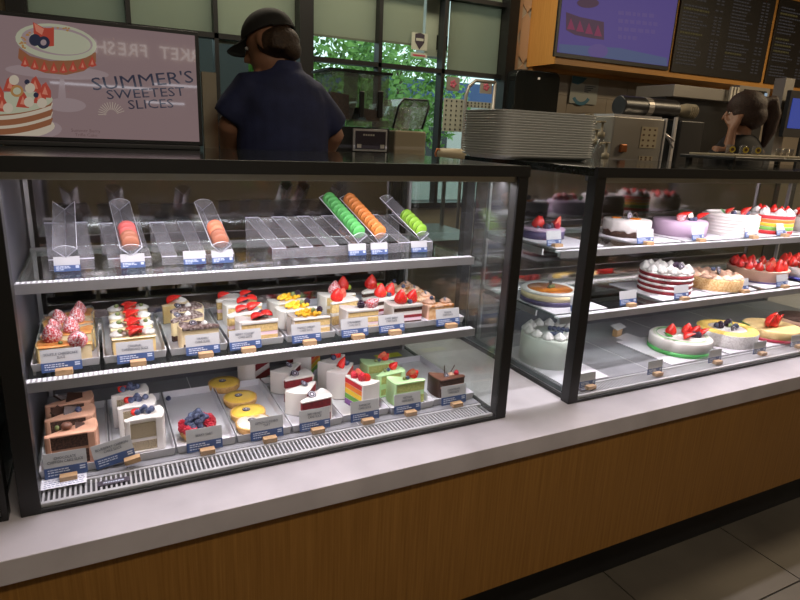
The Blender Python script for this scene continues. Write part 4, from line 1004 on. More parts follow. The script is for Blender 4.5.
# cards in the right case
for px, py, z, lab, wd in ((549, 248, SH1, 'price card in front of the dark fruit cake', .064), (652, 246, SH1, 'price card between the dripping glaze cake and the lavender cake', .085), (701, 242, SH1, 'price card leaning at the right of the lavender cake', .07), (760, 240, SH1, 'price card below the rainbow cake', .075), (791, 238, SH1, 'price card at the right picture edge on the top shelf', .075),
                           (591, 317, SH2, 'price card just right of the black corner post on the middle shelf', .07), (634, 308, SH2, 'price card on clear stand left of the tall red velvet cake', .085), (686, 301, SH2, 'price card right of the tall red velvet cake', .08), (752, 295, SH2, 'price card left below the peach strawberry cake', .085), (788, 289, SH2, 'price card between the strawberry cakes', .08)):
    card_at(px, py, z, lab, wd)
for px, py, lab, wd in ((583, 386, 'price card beside the pale green cake at the corner post', .07), (652, 374, 'price card in the gap left of the green ribbon cake', .075), (712, 362.5, 'price card in front of the green ribbon cake', .075), (757, 354, 'price card in front of the coconut cake', .08), (791, 346, 'price card in front of the red ribbon cake', .08)):
    P = at(px, py, Z=.697); price_card(P.x, .177, .6986, lab, None, w_=wd, h=.050, lean=-.08, grp='price cards in the right case')
# card fallen over beside the empty place on the deck
P = at(620, 336, Z=DECK)
fc = empty('price_card', (P.x, P.y, DECK + .0005), .3, 'fallen white price card lying beside its block on the empty deck', 'price card', 'price cards in the right case')
bm = nb(); prism(bm, [(-.05, -.09), (.05, -.07), (.06, .0), (-.04, .0)], .0, .0012); obj('card_face', bm, 'board_white', fc)
bm = nb(); prism(bm, [(-.03, .0), (.05, .0), (.09, .05), (.01, .055)], .03, .0312); obj('folded_card', bm, 'board_white', fc)
obj('wooden_block', B(-.035, .012, -.002, .02, .0013, .030), 'wood_block', fc, bevel=.001)
# long white boards lying empty at right end of the left case deck
board(.955 - .075 - .0, .925, .42, .66, DECK, 'empty pale board leaning at the right end of the left case deck') if False else None

P = at(4, 430, Y=.20)
pk = empty('pink_cake', (-.385, .30, DECK + .0006), 0, 'pink frosted cake in the cropped case at the far left edge', 'cake')
bm = nb(); lathe(bm, [(0, 0), (.055, 0), (.057, .01), (.056, .15), (.05, .165), (0, .168)], 32, rmod=lambda a, z: 1 + .03 * math.cos(14 * a)); obj('frosting', bm, 'lavender_cream', pk, True)
for i in range(6): top(pk, 'raspberry', .035 * math.cos(i), .035 * math.sin(i), .165)

# ------------------------------------------------------------------ plates stacked on the right case
mat('melamine', (.60, .60, .57), .3)
def rrect(w_, d, r, n=5):
    pts = []
    for cx, cy, a0 in ((w_ / 2 - r, d / 2 - r, 0), (-w_ / 2 + r, d / 2 - r, PI / 2), (-w_ / 2 + r, -d / 2 + r, PI), (w_ / 2 - r, -d / 2 + r, 1.5 * PI)):
        for i in range(n + 1):
            a = a0 + PI / 2 * i / n; pts.append((cx + r * math.cos(a), cy + r * math.sin(a)))
    return pts
bm = nb(); W0, D0 = .45, .27
r0 = [bm.verts.new((x * .86, y * .84, 0)) for x, y in rrect(W0, D0, .05)]
r1 = [bm.verts.new((x, y, .0145)) for x, y in rrect(W0, D0, .05)]
r2 = [bm.verts.new((x, y, .0175)) for x, y in rrect(W0, D0, .05)]
r3 = [bm.verts.new((x * .97, y * .96, .0165)) for x, y in rrect(W0, D0, .05)]
r4 = [bm.verts.new((x * .84, y * .82, .003)) for x, y in rrect(W0, D0, .05)]
bm.faces.new(r0[::-1]); bm.faces.new(r4)
for A, Bq in ((r0, r1), (r1, r2), (r2, r3), (r3, r4)):
    for i in range(len(A)): bm.faces.new((A[i], A[(i + 1) % len(A)], Bq[(i + 1) % len(A)], Bq[i]))
PL = mesh_of('platter', bm, 'melamine', True)
pc = at(524, 155, Y=.66)
for i in range(18):
    lab = 'grey melamine platter ' + ('at the bottom of the stack on the right case' if i == 0 else 'on top of the stack on the right case' if i == 17 else ['second', 'third', 'fourth', 'fifth', 'sixth', 'seventh', 'eighth', 'ninth'][min(i, 17 - i) - 1] + (' from the bottom' if i < 9 else ' from the top') + ' of the tall stack')
    o = bpy.data.objects.new('platter', PL); COL.objects.link(o)
    o.location = (1.380 + .0008 * math.sin(i * 2.1), .66, 1.4335 + i * .0087); o.rotation_euler = (0, 0, .003 * math.sin(i * 1.7))
    tag(o, lab, 'plate', 'stacked platters')

# ------------------------------------------------------------------ screen standing on the left case
mat('scr_bg', (.02, .02, .02), .025, emit=(.160, .110, .113), es=1.0)
def scr(name, c, k=1.0): return mat(name, (.02, .02, .02), .5 if '_v' in name or 'menu' in name else .06, spec=.25 if '_v' in name or 'menu' in name else .5, emit=c, es=k)
scr('scr_white', (.33, .28, .22)); scr('scr_cream', (.26, .26, .19)); scr('scr_red', (.25, .035, .022)); scr('scr_redl', (.36, .12, .08)); scr('scr_brown', (.14, .05, .025)); scr('scr_dark', (.012, .014, .03)); scr('scr_pale', (.20, .15, .155)); scr('scr_gold', (.24, .12, .04)); scr('scr_crust', (.16, .06, .028)); scr('scr_txt', (.10, .06, .06))
YT = .70
tv = empty('display_screen', (-.08, YT + .03, 1.4335), 0, 'wide advertising screen with cakes and dark lettering standing on the left case', 'screen')
def tp(o): return at_parent(o, tv)
tp(obj('screen_housing', B(-.385, .214, YT + .001, YT + .045, 1.444, 1.757), 'black_metal', bevel=.003))
tp(obj('stand_foot', B(-.36, .20, YT - .03, YT + .09, 1.4332, 1.445), 'black_metal_satin', bevel=.002))
scrn = tp(obj('screen', B(-.372, .203, YT - .0012, YT + .0005, 1.456, 1.746), 'scr_bg'))
def flat(pts, m, lay, nm='picture', par=None):
    """a flat printed shape on the screen face, outline given in photo pixels"""
    bm = nb(); q = [at(x, y, Y=YT - .0014 - .00025 * lay) for x, y in pts]
    q = [Vector((min(max(p.x, -.371), .202), p.y, min(max(p.z, 1.457), 1.745))) for p in q]
    f = bm.faces.new([bm.verts.new(p) for p in q]); 
    o = obj(nm, bm, m, None, recalc=False); o.parent = scrn; o.matrix_parent_inverse = Matrix.Translation(tv.location * 0); return o
def ell(cx, cy, rx, ry, tilt=0., n=28, a0=0., a1=2 * PI):
    return [(cx + rx * math.cos(a) * math.cos(tilt) - ry * math.sin(a) * math.sin(tilt), cy + rx * math.cos(a) * math.sin(tilt) + ry * math.sin(a) * math.cos(tilt)) for a in [a0 + (a1 - a0) * i / n for i in range(n + (0 if a1 - a0 > 6.28 else 1))]]
# upper cake: glass stand, strawberry band, pale cream top
flat(ell(57, 72, 52, 7, .06), 'scr_pale', 0)
flat([(60, 76), (64, 76), (66, 98), (58, 98)], 'scr_pale', 0); flat(ell(66, 105, 20, 7, .05), 'scr_pale', 0)
flat([(19, 48), (30, 56), (50, 61), (75, 60), (96, 52), (96, 62), (84, 71), (66, 75), (45, 73), (26, 66), (18, 58)], 'scr_crust', 1)
for i in range(8):
    x = 25 + 9.6 * i; yb = 63 + 9 * math.sin(PI * (i + .8) / 8.6); h_ = 10
    flat([(x - 4.4, yb), (x, yb - h_), (x + 4.4, yb), (x, yb + 1.5)], 'scr_red', 2); flat([(x - 1.6, yb - 1), (x, yb - 6), (x + 1.6, yb - 1)], 'scr_redl', 3)
flat(ell(56, 42, 41, 18, .13), 'scr_cream', 4); flat(ell(57, 41, 36, 14, .13), 'scr_pale', 5); flat(ell(60, 42, 31, 12, .13), 'scr_cream', 6)
for i in range(26):
    rr_ = random.Random(i); a = rr_.uniform(2.4, 5.2); q = rr_.uniform(.82, .98)
    flat(ell(56 + 37 * q * math.cos(a), 42 + 15 * q * math.sin(a), 1.4, .9, 0, 6), 'scr_gold', 7)
flat([(33, 22), (44, 28), (54, 28), (54, 46), (44, 47), (34, 37)], 'scr_red', 8); flat([(34, 23), (44, 29), (42, 35), (36, 31)], 'scr_redl', 9)
flat(ell(35, 40, 6, 6), 'scr_dark', 9); flat(ell(43.5, 42.5, 6.3, 6.3), 'scr_dark', 10); flat(ell(43.5, 42.5, 3, 3), 'scr_pale', 11)
# lower cake: three bare sponge layers with cream, strawberries on top, left part outside the frame
flat(ell(16, 131, 46, 13, -.05), 'scr_pale', 1); flat(ell(12, 128, 43, 12, -.05), 'scr_white', 2)
for k_, (y0, c_) in enumerate(((126, 'scr_crust'), (120, 'scr_white'), (117, 'scr_crust'), (111, 'scr_white'), (107, 'scr_crust'))):
    flat([(-20, y0 + 8)] + [(x, y0 + 9 - ((x + 5) / 60) ** 2 * 12) for x in range(-15, 54, 6)] + [(53, y0 - 8), (-20, y0 - 8)], c_, 3 + k_)
flat(ell(8, 103, 45, 11, -.08), 'scr_cream', 9)
for x, y, rt in ((10, 84, .2), (35, 84, .0), (-2, 92, .3), (40, 96, .5), (23, 100, -.5), (2, 104, 0), (45, 90, .6)):
    flat([(x - 7, y + 7), (x - 3, y - 5), (x + 1, y - 8), (x + 6, y + 1), (x + 6, y + 8)], 'scr_red', 10); flat([(x - 3, y + 4), (x, y - 4), (x + 3, y + 5)], 'scr_redl', 11)
for x, y in ((14, 80), (29, 102), (8, 108), (42, 103), (30, 88)): flat(ell(x, y, 5, 5), 'scr_white', 12)
for x, y in ((27, 82), (36, 95), (20, 92)): flat(ell(x, y, 2.6, 2.6), 'scr_dark', 12)
flat(ell(17, 91, 6.5, 6), 'scr_gold', 13); flat(ell(17, 91, 4, 3.6), 'scr_cream', 14)
def scr_text(s, px, py, size, m='scr_dark', rot=.0, bold=.0006, xs=1.15, align='CENTER'):
    me = text_mesh(s, size, m, .00005, align, bold, xs); P = at(px, py, Y=YT - .004)
    me.transform(Matrix.Translation(P) @ Matrix.Rotation(-rot, 4, 'Y') @ Matrix.Rotation(PI / 2, 4, 'X'))
    o = bpy.data.objects.new('lettering', me); COL.objects.link(o); o.parent = scrn; return o
scr_text("SUMMER'S", 144, 81, .046, rot=.15, bold=0, xs=1.30); scr_text('SWEETEST', 146.5, 93.5, .034, rot=.11, bold=0, xs=1.30); scr_text('SLICES', 151, 104.5, .034, rot=.09, bold=0, xs=1.25)
scr_text('Summer Berry\nTrifle Cake', 86, 133, .012, 'scr_txt', bold=0, xs=1.0)
bm = nb()
for i in range(14):
    a = PI * (.12 + i / 14 * .95) ; c = at(112, 115, Y=YT - .0035)
    p0 = c + Vector((math.cos(a), 0, math.sin(a))) * .014; p1 = c + Vector((math.cos(a), 0, math.sin(a))) * .034
    d = Vector((-math.sin(a), 0, math.cos(a))) * .0006
    bm.faces.new([bm.verts.new(p) for p in (p0 - d, p1 - d, p1 + d, p0 + d)])
o = obj('starburst', bm, 'scr_white', None, recalc=False); o.parent = scrn

# ------------------------------------------------------------------ soffit with menu screen and boards
sof = empty('menu_soffit', (5.4, 2.3, 2.016), 0, 'long oak boxed soffit carrying the menu screen and boards above the staff wall', 'soffit')
def sp_(o): return at_parent(o, sof)
sp_(obj('soffit_side', B(2.825, 2.845, 2.302, 2.598, 2.016, 2.998), 'soffit_oak'))
sp_(obj('soffit_front', B(2.825, 7.9, 2.28, 2.302, 2.016, 2.998), 'soffit_oak_h'))
sp_(obj('soffit_base', B(2.845, 7.9, 2.302, 2.598, 2.016, 2.04), 'soffit_oak_h'))
yS = 2.262
def X_(px, py): return at(px, py, Y=yS).x
x0, x1 = X_(554, 55), X_(669, 66)
zb = .5 * (at(556, 57, Y=yS).z + at(668, 70, Y=yS).z)
scr('scr_violet', (.060, .042, .17)); scr('scr_violet2', (.05, .07, .15)); scr('scr_vred', (.14, .02, .06)); scr('scr_vbrown', (.05, .025, .05)); scr('scr_vtxt', (.075, .052, .17))
ms = empty('menu_screen', ((x0 + x1) / 2, 2.28, zb), 0, 'large violet lit screen showing a cut strawberry cake, on the soffit', 'screen')
at_parent(obj('screen_housing', B(x0, x1, yS - .0, 2.279, zb, zb + .66), 'black_metal', bevel=.002), ms)
sc2 = at_parent(obj('screen', B(x0 + .022, x1 - .015, yS - .002, yS + .001, zb + .028, zb + .64), 'scr_violet'), ms)
def flat2(pts, m, lay, nm='picture'):
    bm = nb(); q = [at(x, y, Y=yS - .003 - .0005 * lay) for x, y in pts]
    q = [Vector((min(max(p.x, x0 + .023), x1 - .016), p.y, min(max(p.z, zb + .029), zb + .639))) for p in q]
    bm.faces.new([bm.verts.new(p) for p in q]); o = obj(nm, bm, m, None, recalc=False); o.parent = sc2; return o
flat2([(566, 12), (580, 17), (604, 22), (604, 40), (590, 38), (575, 35), (566, 30)], 'scr_vbrown', 0)
for i in range(4):
    x = 571 + 9 * i; y = 29 + 2.2 * i; flat2([(x - 4, y), (x, y - 11), (x + 4, y + 1)], 'scr_vred', 1)
flat2(ell(588, 3, 11, 5), 'scr_vbrown', 1); flat2([(559, 44), (620, 48), (667, 58), (667, 66), (559, 54)], 'scr_violet2', 0)
flat2(ell(598, 51, 10, 7), 'scr_vtxt', 1)
bm = nb()
rr = random.Random(2)
for j in range(4):
    u = 618
    while u < 655 - (j == 3) * 20:
        d = rr.uniform(3, 6); q = [at(a, b + (a - 610) * .09, Y=yS - .004) for a, b in ((u, 10 + j * 8), (u + d, 10 + j * 8), (u + d, 14 + j * 8), (u, 14 + j * 8))]
        bm.faces.new([bm.verts.new(p) for p in q]); u += d + 1.4
o = obj('picture', bm, 'scr_vtxt', None, recalc=False); o.parent = sc2
scr('menu_text', (.028, .026, .028), .8); scr('menu_head', (.045, .036, .012), .8); mat('menu_board', (.014, .012, .011), .5)
def menu_board(xa, xb, za, zb_, lab, cols, seed):
    o = empty('menu_board', ((xa + xb) / 2, 2.28, za), 0, lab, 'menu board', 'dark menu boards on the soffit')
    pn = at_parent(obj('board_panel', B(xa, xb, yS + .002, 2.279, za, zb_), 'menu_board', bevel=.002), o)
    bm = nb(); bh = nb(); rr = random.Random(seed); cw = (xb - xa) / cols
    for c in range(cols):
        z = zb_ - .05; line = 0
        while z > za + .05:
            head = rr.random() < .10
            B_ = bh if head else bm
            if rr.random() < .9:
                u = xa + c * cw + .03; end = u + cw * rr.uniform(.30, .5)
                while u < end:
                    d = rr.uniform(.012, .035); box(B_, u, u + d, yS - .001, yS + .002, z, z + (.013 if head else .009)); u += d + .008
                if not head: box(bm, xa + c * cw + cw * .70, xa + c * cw + cw * .76, yS - .001, yS + .002, z, z + .009); box(bm, xa + c * cw + cw * .80, xa + c * cw + cw * .86, yS - .001, yS + .002, z, z + .009)
            z -= .024
    at_parent(obj('lettering', bm, 'menu_text'), o); at_parent(obj('heading_lettering', bh, 'menu_head'), o)
xm0, xm1 = X_(672, 66), X_(762, 78)
menu_board(xm0, xm1, zb - .005, zb + .66, 'dark menu board with two columns of small lines, right of the violet screen', 2, 3)
menu_board(xm1 + .05, xm1 + .05 + (xm1 - xm0), zb - .005, zb + .66, 'dark menu board at the right picture edge', 2, 8)
struct('trim_4', B(2.846, 7.9, 2.55, 2.598, 1.99, 2.016), 'soffit_oak_h')

# ------------------------------------------------------------------ things on the tiled wall
P = at(537, 90, Y=2.5)
bm = nb(); prism(bm, rrect(.40, .42, .05), 0, .16, axis=1)
pa, pb = at(514, 88, Y=2.45), at(558, 92, Y=2.45)
td = empty('towel_dispenser', ((pa.x + pb.x) / 2, 2.587, 1.62), 0, 'glossy black paper towel dispenser on the tiled wall beside the window', 'dispenser')
bm = nb(); prism(bm, [(x, z + .16) for x, z in rrect(pb.x - pa.x, .40, .05)], -.15, 0, axis=1); obj('cover', bm, 'black_glossy', td, bevel=.008)
obj('towel_slot', B(-.14, .14, -.135, -.02, -.06, -.041), 'dark_slot', td); obj('lock', B(-.01, .01, -.154, -.150, .30, .315), 'bright_steel', td)
def poster(px0, py0, px1, py1, Y, m, lab, name='poster', cat='poster', zoff=0):
    a, b_ = at(px0, py0, Y=Y), at(px1, py1, Y=Y)
    return tag(obj(name, B(a.x, b_.x, Y - .001, Y + .002, b_.z, a.z), m), lab, cat), a, b_
mat('poster_paper', (.42, .44, .40), .6); mat('poster_blue', (.06, .20, .30), .6)
o, a, b_ = poster(572, 75, 596, 105, 2.584, 'poster_paper', 'pale notice with blue corner on the tiled wall beside the dispenser')
w_ = b_.x - a.x; h_ = a.z - b_.z
bm = nb(); bm.faces.new([bm.verts.new((a.x + u * w_, 2.5825, a.z - v * h_)) for u, v in ((.02, .03), (.55, .05), (.42, .22), (.25, .32), (.02, .28))]); obj('blue_corner', bm, 'poster_blue', o, recalc=False)
bm = nb()
for i in range(9):
    t0, t1 = PI * (1.15 + .7 * i / 9), PI * (1.15 + .7 * (i + 1) / 9)
    cx, cz = a.x + .42 * w_, a.z - .62 * h_
    bm.faces.new([bm.verts.new((cx + r_ * math.cos(t), 2.5825, cz + r_ * .9 * math.sin(t))) for r_, t in ((.07, t0), (.10, t0), (.10, t1), (.07, t1))])
obj('blue_swirl', bm, 'poster_blue', o, recalc=False)
bm = nb()
for j in range(4): box(bm, a.x + .5 * w_, a.x + (.9 - .08 * j) * w_, 2.582, 2.5835, a.z - (.36 + .07 * j) * h_, a.z - (.33 + .07 * j) * h_)
obj('small_print', bm, 'tag_text', o)

# ------------------------------------------------------------------ staff side counters
mat('steel_dim', (.34, .32, .29), .4, metal=.5); mat('dark_plastic', (.02, .02, .022), .35); mat('brown_beans', (.09, .04, .018), .6, noise=.5, nscale=90)
mat('beige_plastic', (.42, .36, .25), .5); mat('warm_white', (.55, .52, .45), .5); mat('chart_paper', (.42, .44, .36), .7); mat('copper', (.45, .16, .06), .3, metal=.6)
def simple(name, bm, m, lab, cat, group=None, **k): return tag(obj(name, bm, m, **k), lab, cat, group)
bc = empty('back_counter', (1.4, 2.1, 0), 0, 'steel staff counter under the windows behind the man', 'counter')
at_parent(obj('worktop', B(-.3, 2.02, 1.75, 2.38, .88, .92), 'steel_dim'), bc); at_parent(obj('cabinet_body', B(-.28, 2.00, 1.80, 2.36, .001, .88), 'beige_plastic'), bc)
sh = empty('raised_shelf', (1.7, 2.0, .92), 0, 'raised steel shelf carrying the grinder and blenders', 'shelf')
at_parent(obj('shelf_plate', B(.80, 2.02, 1.82, 2.30, 1.345, 1.365), 'steel_dim'), sh)
for x in (.82, 1.98): at_parent(obj('leg', B(x, x + .02, 1.84, 1.86, .921, 1.345), 'steel_dim'), sh); at_parent(obj('leg', B(x, x + .02, 2.26, 2.28, .921, 1.345), 'steel_dim'), sh)
YG = 1.88
def gx(px, py=100): return at(px, py, Y=YG).x
def gz(px, py): return at(px, py, Y=YG).z
g = empty('coffee_grinder', (gx(360), YG + .12, 1.366), 0, 'twin coffee grinder with clear bean hoppers and a silver framed control panel', 'grinder')
def gp(o): return at_parent(o, g)
gp(obj('body', B(gx(334), gx(392), YG + .01, YG + .30, 1.366, gz(360, 127)), 'dark_plastic', bevel=.008))
xa, xb = gx(353, 140), gx(387, 140); za, zb2 = gz(370, 151.5), gz(370, 129)
pnl = gp(obj('panel_frame', B(xa, xb, YG - .004, YG + .012, za, zb2), 'bright_steel', bevel=.004)); ps = obj('panel_face', B(xa + .012, xb - .012, YG - .008, YG - .003, za + .012, zb2 - .012), 'plaque_dark'); ps.parent = pnl
for f_ in (.16, .84):
    b = obj('button', B(xa + (xb - xa) * f_ - .012, xa + (xb - xa) * f_ + .012, YG - .012, YG - .007, za + .018, za + .038), 'warm_white'); b.parent = pnl
bm = nb()
for i in range(5): box(bm, xa + .055 + i * .014, xa + .065 + i * .014, YG - .009, YG - .0075, zb2 - .036, zb2 - .027)
b = obj('panel_lettering', bm, 'warm_white'); b.parent = pnl
for i, (p0, p1) in enumerate(((331, 360), (361, 391))):
    X0, X1 = gx(p0, 90), gx(p1, 90); zt, zl = gz(360, 73), gz(360, 121)
    bm = nb(); pr = [(X0 + .004, zt), (X1 - .004, zt), (X1 - .006, zt - .14), (X1 - .04, zl), (X0 + .045, zl), (X0 + .006, zt - .14)]
    prism(bm, pr, YG + .02, YG + .26, axis=1); hp = gp(obj('hopper', bm, 'smoky_plastic'))
    bm = nb(); mid = zt - (.10 if i == 0 else .17)
    prism(bm, [(X0 + .010, mid), (X1 - .05, mid - .01), (X1 - .045, zl + .005), (X0 + .05, zl + .005)], YG + .03, YG + .25, axis=1); b = obj('coffee_beans', bm, 'brown_beans'); b.parent = hp
gp(obj('hopper_lid', B(gx(329, 72), gx(393, 72), YG + .0, YG + .28, gz(360, 72.5), gz(360, 70)), 'dark_plastic'))
for px in (361, 379.5): gp(obj('dosing_handle', B(gx(px - 2.4), gx(px + 2.4), YG - .02, YG + .0, gz(px, 118), gz(px, 91)), 'dark_plastic', bevel=.006))
gp(obj('glass_chute', B(gx(353, 122), gx(388, 122), YG + .0, YG + .10, gz(370, 127), gz(370, 120)), 'smoky_plastic'))
def blender_hood(px0, px1, lab, dy=0):
    X0, X1 = gx(px0, 110), gx(px1, 110); o = empty('blender_hood', ((X0 + X1) / 2, YG + .1, 1.366), 0, lab, 'blender', 'blenders under clear hoods')
    zt, zm = gz(px0, 98), gz(px0, 128)
    base = at_parent(obj('blender_base', B(X0 + .02, X1 - .01, YG + .02 + dy, YG + .24 + dy, 1.366, zm - .012), 'beige_plastic', bevel=.01), o)
    bm = nb(); prism(bm, [(X0, zm), (X1 - .05, zm), (X1 - .01, zt - .03), (X1 - .02, zt), (X0 + .06, zt), (X0 + .03, zt - .04)], YG + .01 + dy, YG + .25 + dy, axis=1); at_parent(obj('clear_hood', bm, 'smoky_plastic'), o)
    bm = nb(); pts = [(X0, zm), (X0 + .03, zt - .04), (X0 + .06, zt), (X1 - .02, zt), (X1 - .01, zt - .03), (X1 - .05, zm)]
    tube(bm, [(x, YG + .005 + dy, z) for x, z in pts], .006, 6); at_parent(obj('hood_rim', bm, 'dark_plastic', None, True), o)
    bm = nb(); lathe(bm, [(.04, 0), (.05, .09), (.055, .12), (.03, .125), (0, .125)], 16, c=((X0 + X1) / 2, YG + .13 + dy, zm - .01)); at_parent(obj('jug', bm, 'clear_film', None, True), o)
blender_hood(394, 431, 'clear hooded blender on a beige base, beside the window wall')
blender_hood(388 - 20, 397, 'clear hooded blender half hidden behind the grinder', .27) if False else None
# towel roll and orange clip by the plates
P = at(453, 147, Y=1.95)
bm = nb(); bmx = nb(); tube(bm, [(-.095, 0, 0), (-.08, 0, 0), (.07, 0, 0), (.085, 0, 0)], [.02, .034, .034, .022], 20)
o = simple('rolled_towel', bm, 'beige_plastic', 'cream rolled towel lying beside the platter stack', 'towel', smooth=True); o.location = (at(453, 147, Y=1.95).x, 1.95, 1.366 + .034)
bm = nb()
tube(bm, [(0, 0, 0), (-.01, 0, .03), (.0, 0, .055), (.03, 0, .05), (.05, 0, .03)], .006, 8)
o = simple('orange_hook', bm, 'copper', 'small curved orange hook beside the rolled towel', 'hook', smooth=True); o.location = (at(437, 148, Y=1.95).x, 1.95, 1.372)
# tall board behind the screen and cart
o = simple('beige_board', B(at(203, 100, Y=1.3).x, at(217, 100, Y=1.3).x, 1.30, 1.33, .001, at(208, 72, Y=1.3).z), 'beige_plastic', 'narrow upright beige board between the screen and the man', 'board')
crt = empty('steel_cart', (2.28, 2.42, .001), 0, 'steel cart with a curved handle in front of the right window', 'cart')
xa, xb = at(466, 95, Y=2.42).x, at(494, 95, Y=2.42).x; zt = at(480, 81, Y=2.42).z
bm = nb(); tube(bm, [(xa, 2.42, .05), (xa, 2.42, zt - .10), (xa + .02, 2.42, zt - .04), (xa + .07, 2.42, zt), (xb, 2.42, zt + .0)], .012, 10); at_parent(obj('handle', bm, 'steel_dim', None, True), crt)
bm = nb(); tube(bm, [(xb, 2.42, .05), (xb, 2.42, zt)], .012, 10); at_parent(obj('post', bm, 'steel_dim', None, True), crt)
at_parent(obj('shelf', B(xa, xb, 2.41, 2.44, 1.60, 1.615), 'steel_dim'), crt); at_parent(obj('lower_shelf', B(xa, xb, 2.41, 2.50, .30, .315), 'steel_dim'), crt)
for x in (xa, xb):
    bm = nb(); tube(bm, [(x - .01, 2.42, .03), (x + .01, 2.42, .03)], .028, 12); at_parent(obj('wheel', bm, 'dark_plastic'), crt)
for i, (p0, y0, p1, y1, lab) in enumerate(((444, 98, 462, 132, 'chart of small symbols hung low on the window, left of the steel cart'), (466, 101, 494, 109, 'narrow chart of small symbols behind the steel cart'))):
    o, a, b_ = poster(p0, y0, p1, y1, 2.56, 'chart_paper', lab, 'wall_chart', 'chart')
    bm = nb(); nx, nz = (4, 7) if i == 0 else (8, 2)
    for u in range(nx):
        for v in range(nz):
            cx = a.x + (b_.x - a.x) * (u + .5) / nx; cz = b_.z + (a.z - b_.z) * (v + .5) / nz; box(bm, cx - .005, cx + .005, 2.557, 2.5588, cz - .006, cz + .006)
    obj('chart_lettering', bm, 'dark_plastic', o)
mat('pink_flower', (.55, .12, .18), .6)
for i, (px, py) in enumerate(((453, 84), (486, 87))):
    P = at(px, py, Y=2.56); o = empty('framed_picture', (P.x, 2.56, P.z), 0, ('small picture with a pink flower below the transom, left one', 'small picture with a pink flower, behind the steel cart')[i], 'picture', 'small flower pictures on the window')
    obj('picture_frame', B(-.05, .05, -.003, .003, -.045, .045), 'steel_dim', o); bm = nb()
    for k in range(5): sphere(bm, (.016 * math.cos(k * 1.26), -.004, .016 * math.sin(k * 1.26)), .012, 1, .15, 1, 8, 6)
    obj('flower', bm, 'pink_flower', o, True)
# sticker badge and notice on the window
o, a, b_ = poster(412, 32, 427, 51, 2.625, 'chart_paper', 'white sticker with a dark shield badge on the window', 'badge_sticker', 'sticker')
cx, cz = (a.x + b_.x) / 2, (a.z + b_.z) / 2
bm = nb(); prism(bm, [(cx - .035, cz + .045), (cx, cz + .055), (cx + .035, cz + .045), (cx + .035, cz - .005), (cx, cz - .05), (cx - .035, cz - .005)], 2.6225, 2.6238, axis=1); obj('shield', bm, 'plaque_dark', o)
bm = nb(); box(bm, cx - .028, cx + .028, 2.621, 2.6222, cz + .004, cz + .020); obj('shield_band', bm, 'chart_paper', o)
o, a, b_ = poster(411, 52, 427, 58, 2.625, 'chart_paper', 'pale strip notice with a red line under the shield sticker', 'notice_strip', 'notice')
obj('red_line', B(a.x + .015, b_.x - .015, 2.6225, 2.6238, a.z - .02, a.z - .012), 'ribbon_red', o)
# reflection of a pale cabinet with dark switch, built as solid parts
o = simple('cabinet_reflection', B(at(426, 20, Y=2.68).x, at(449, 20, Y=2.68).x, 2.68, 2.80, 2.03, 2.99), 'plaster_white', 'reflection of a pale cabinet, built as a box behind the window glass', 'cabinet')
o2, a, b_ = poster(437, 35, 447, 51, 2.672, 'dark_plastic', 'reflected dark switch, built as a plate on the pale box behind the window', 'switch_reflection', 'switch')
obj('switch_key_reflection', B((a.x + b_.x) / 2 - .015, (a.x + b_.x) / 2 + .015, 2.666, 2.671, (a.z + b_.z) / 2 - .02, (a.z + b_.z) / 2 + .02), 'chart_paper', o2)
# roller blinds
m = bpy.data.materials.new('blind_cloth'); m.use_nodes = True; nt = m.node_tree; nt.nodes.clear()
out = nt.nodes.new('ShaderNodeOutputMaterial'); mx = nt.nodes.new('ShaderNodeMixShader'); d = nt.nodes.new('ShaderNodeBsdfDiffuse'); t = nt.nodes.new('ShaderNodeBsdfTranslucent')
d.inputs[0].default_value = (.52, .50, .44, 1); t.inputs[0].default_value = (.60, .58, .50, 1); mx.inputs[0].default_value = .5
nt.links.new(d.outputs[0], mx.inputs[1]); nt.links.new(t.outputs[0], mx.inputs[2]); nt.links.new(mx.outputs[0], out.inputs[0]); MATS['blind_cloth'] = m
def blind(x0_, x1_, z0_, lab):
    o = tag(obj('roller_blind', B(x0_, x1_, 2.645, 2.648, z0_, 2.98), 'blind_cloth'), lab, 'blind', 'roller blinds')
    obj('bottom_bar', B(x0_, x1_, 2.642, 2.651, z0_ - .012, z0_), 'steel_dim', o)
blind(-.31, .15, 2.02, 'roller blind at the left end of the windows, above the screen'); blind(.16, .605, 2.00, 'roller blind in the middle of the left window')
blind(.615, 1.09, 1.98, 'roller blind just left of the thick black mullion, above the man'); blind(1.18, 1.635, 2.08, 'roller blind right of the thick black mullion'); blind(1.645, 1.975, 2.09, 'roller blind left of the pale box'); blind(2.18, 2.60, 1.945, 'long roller blind beside the tiled column')
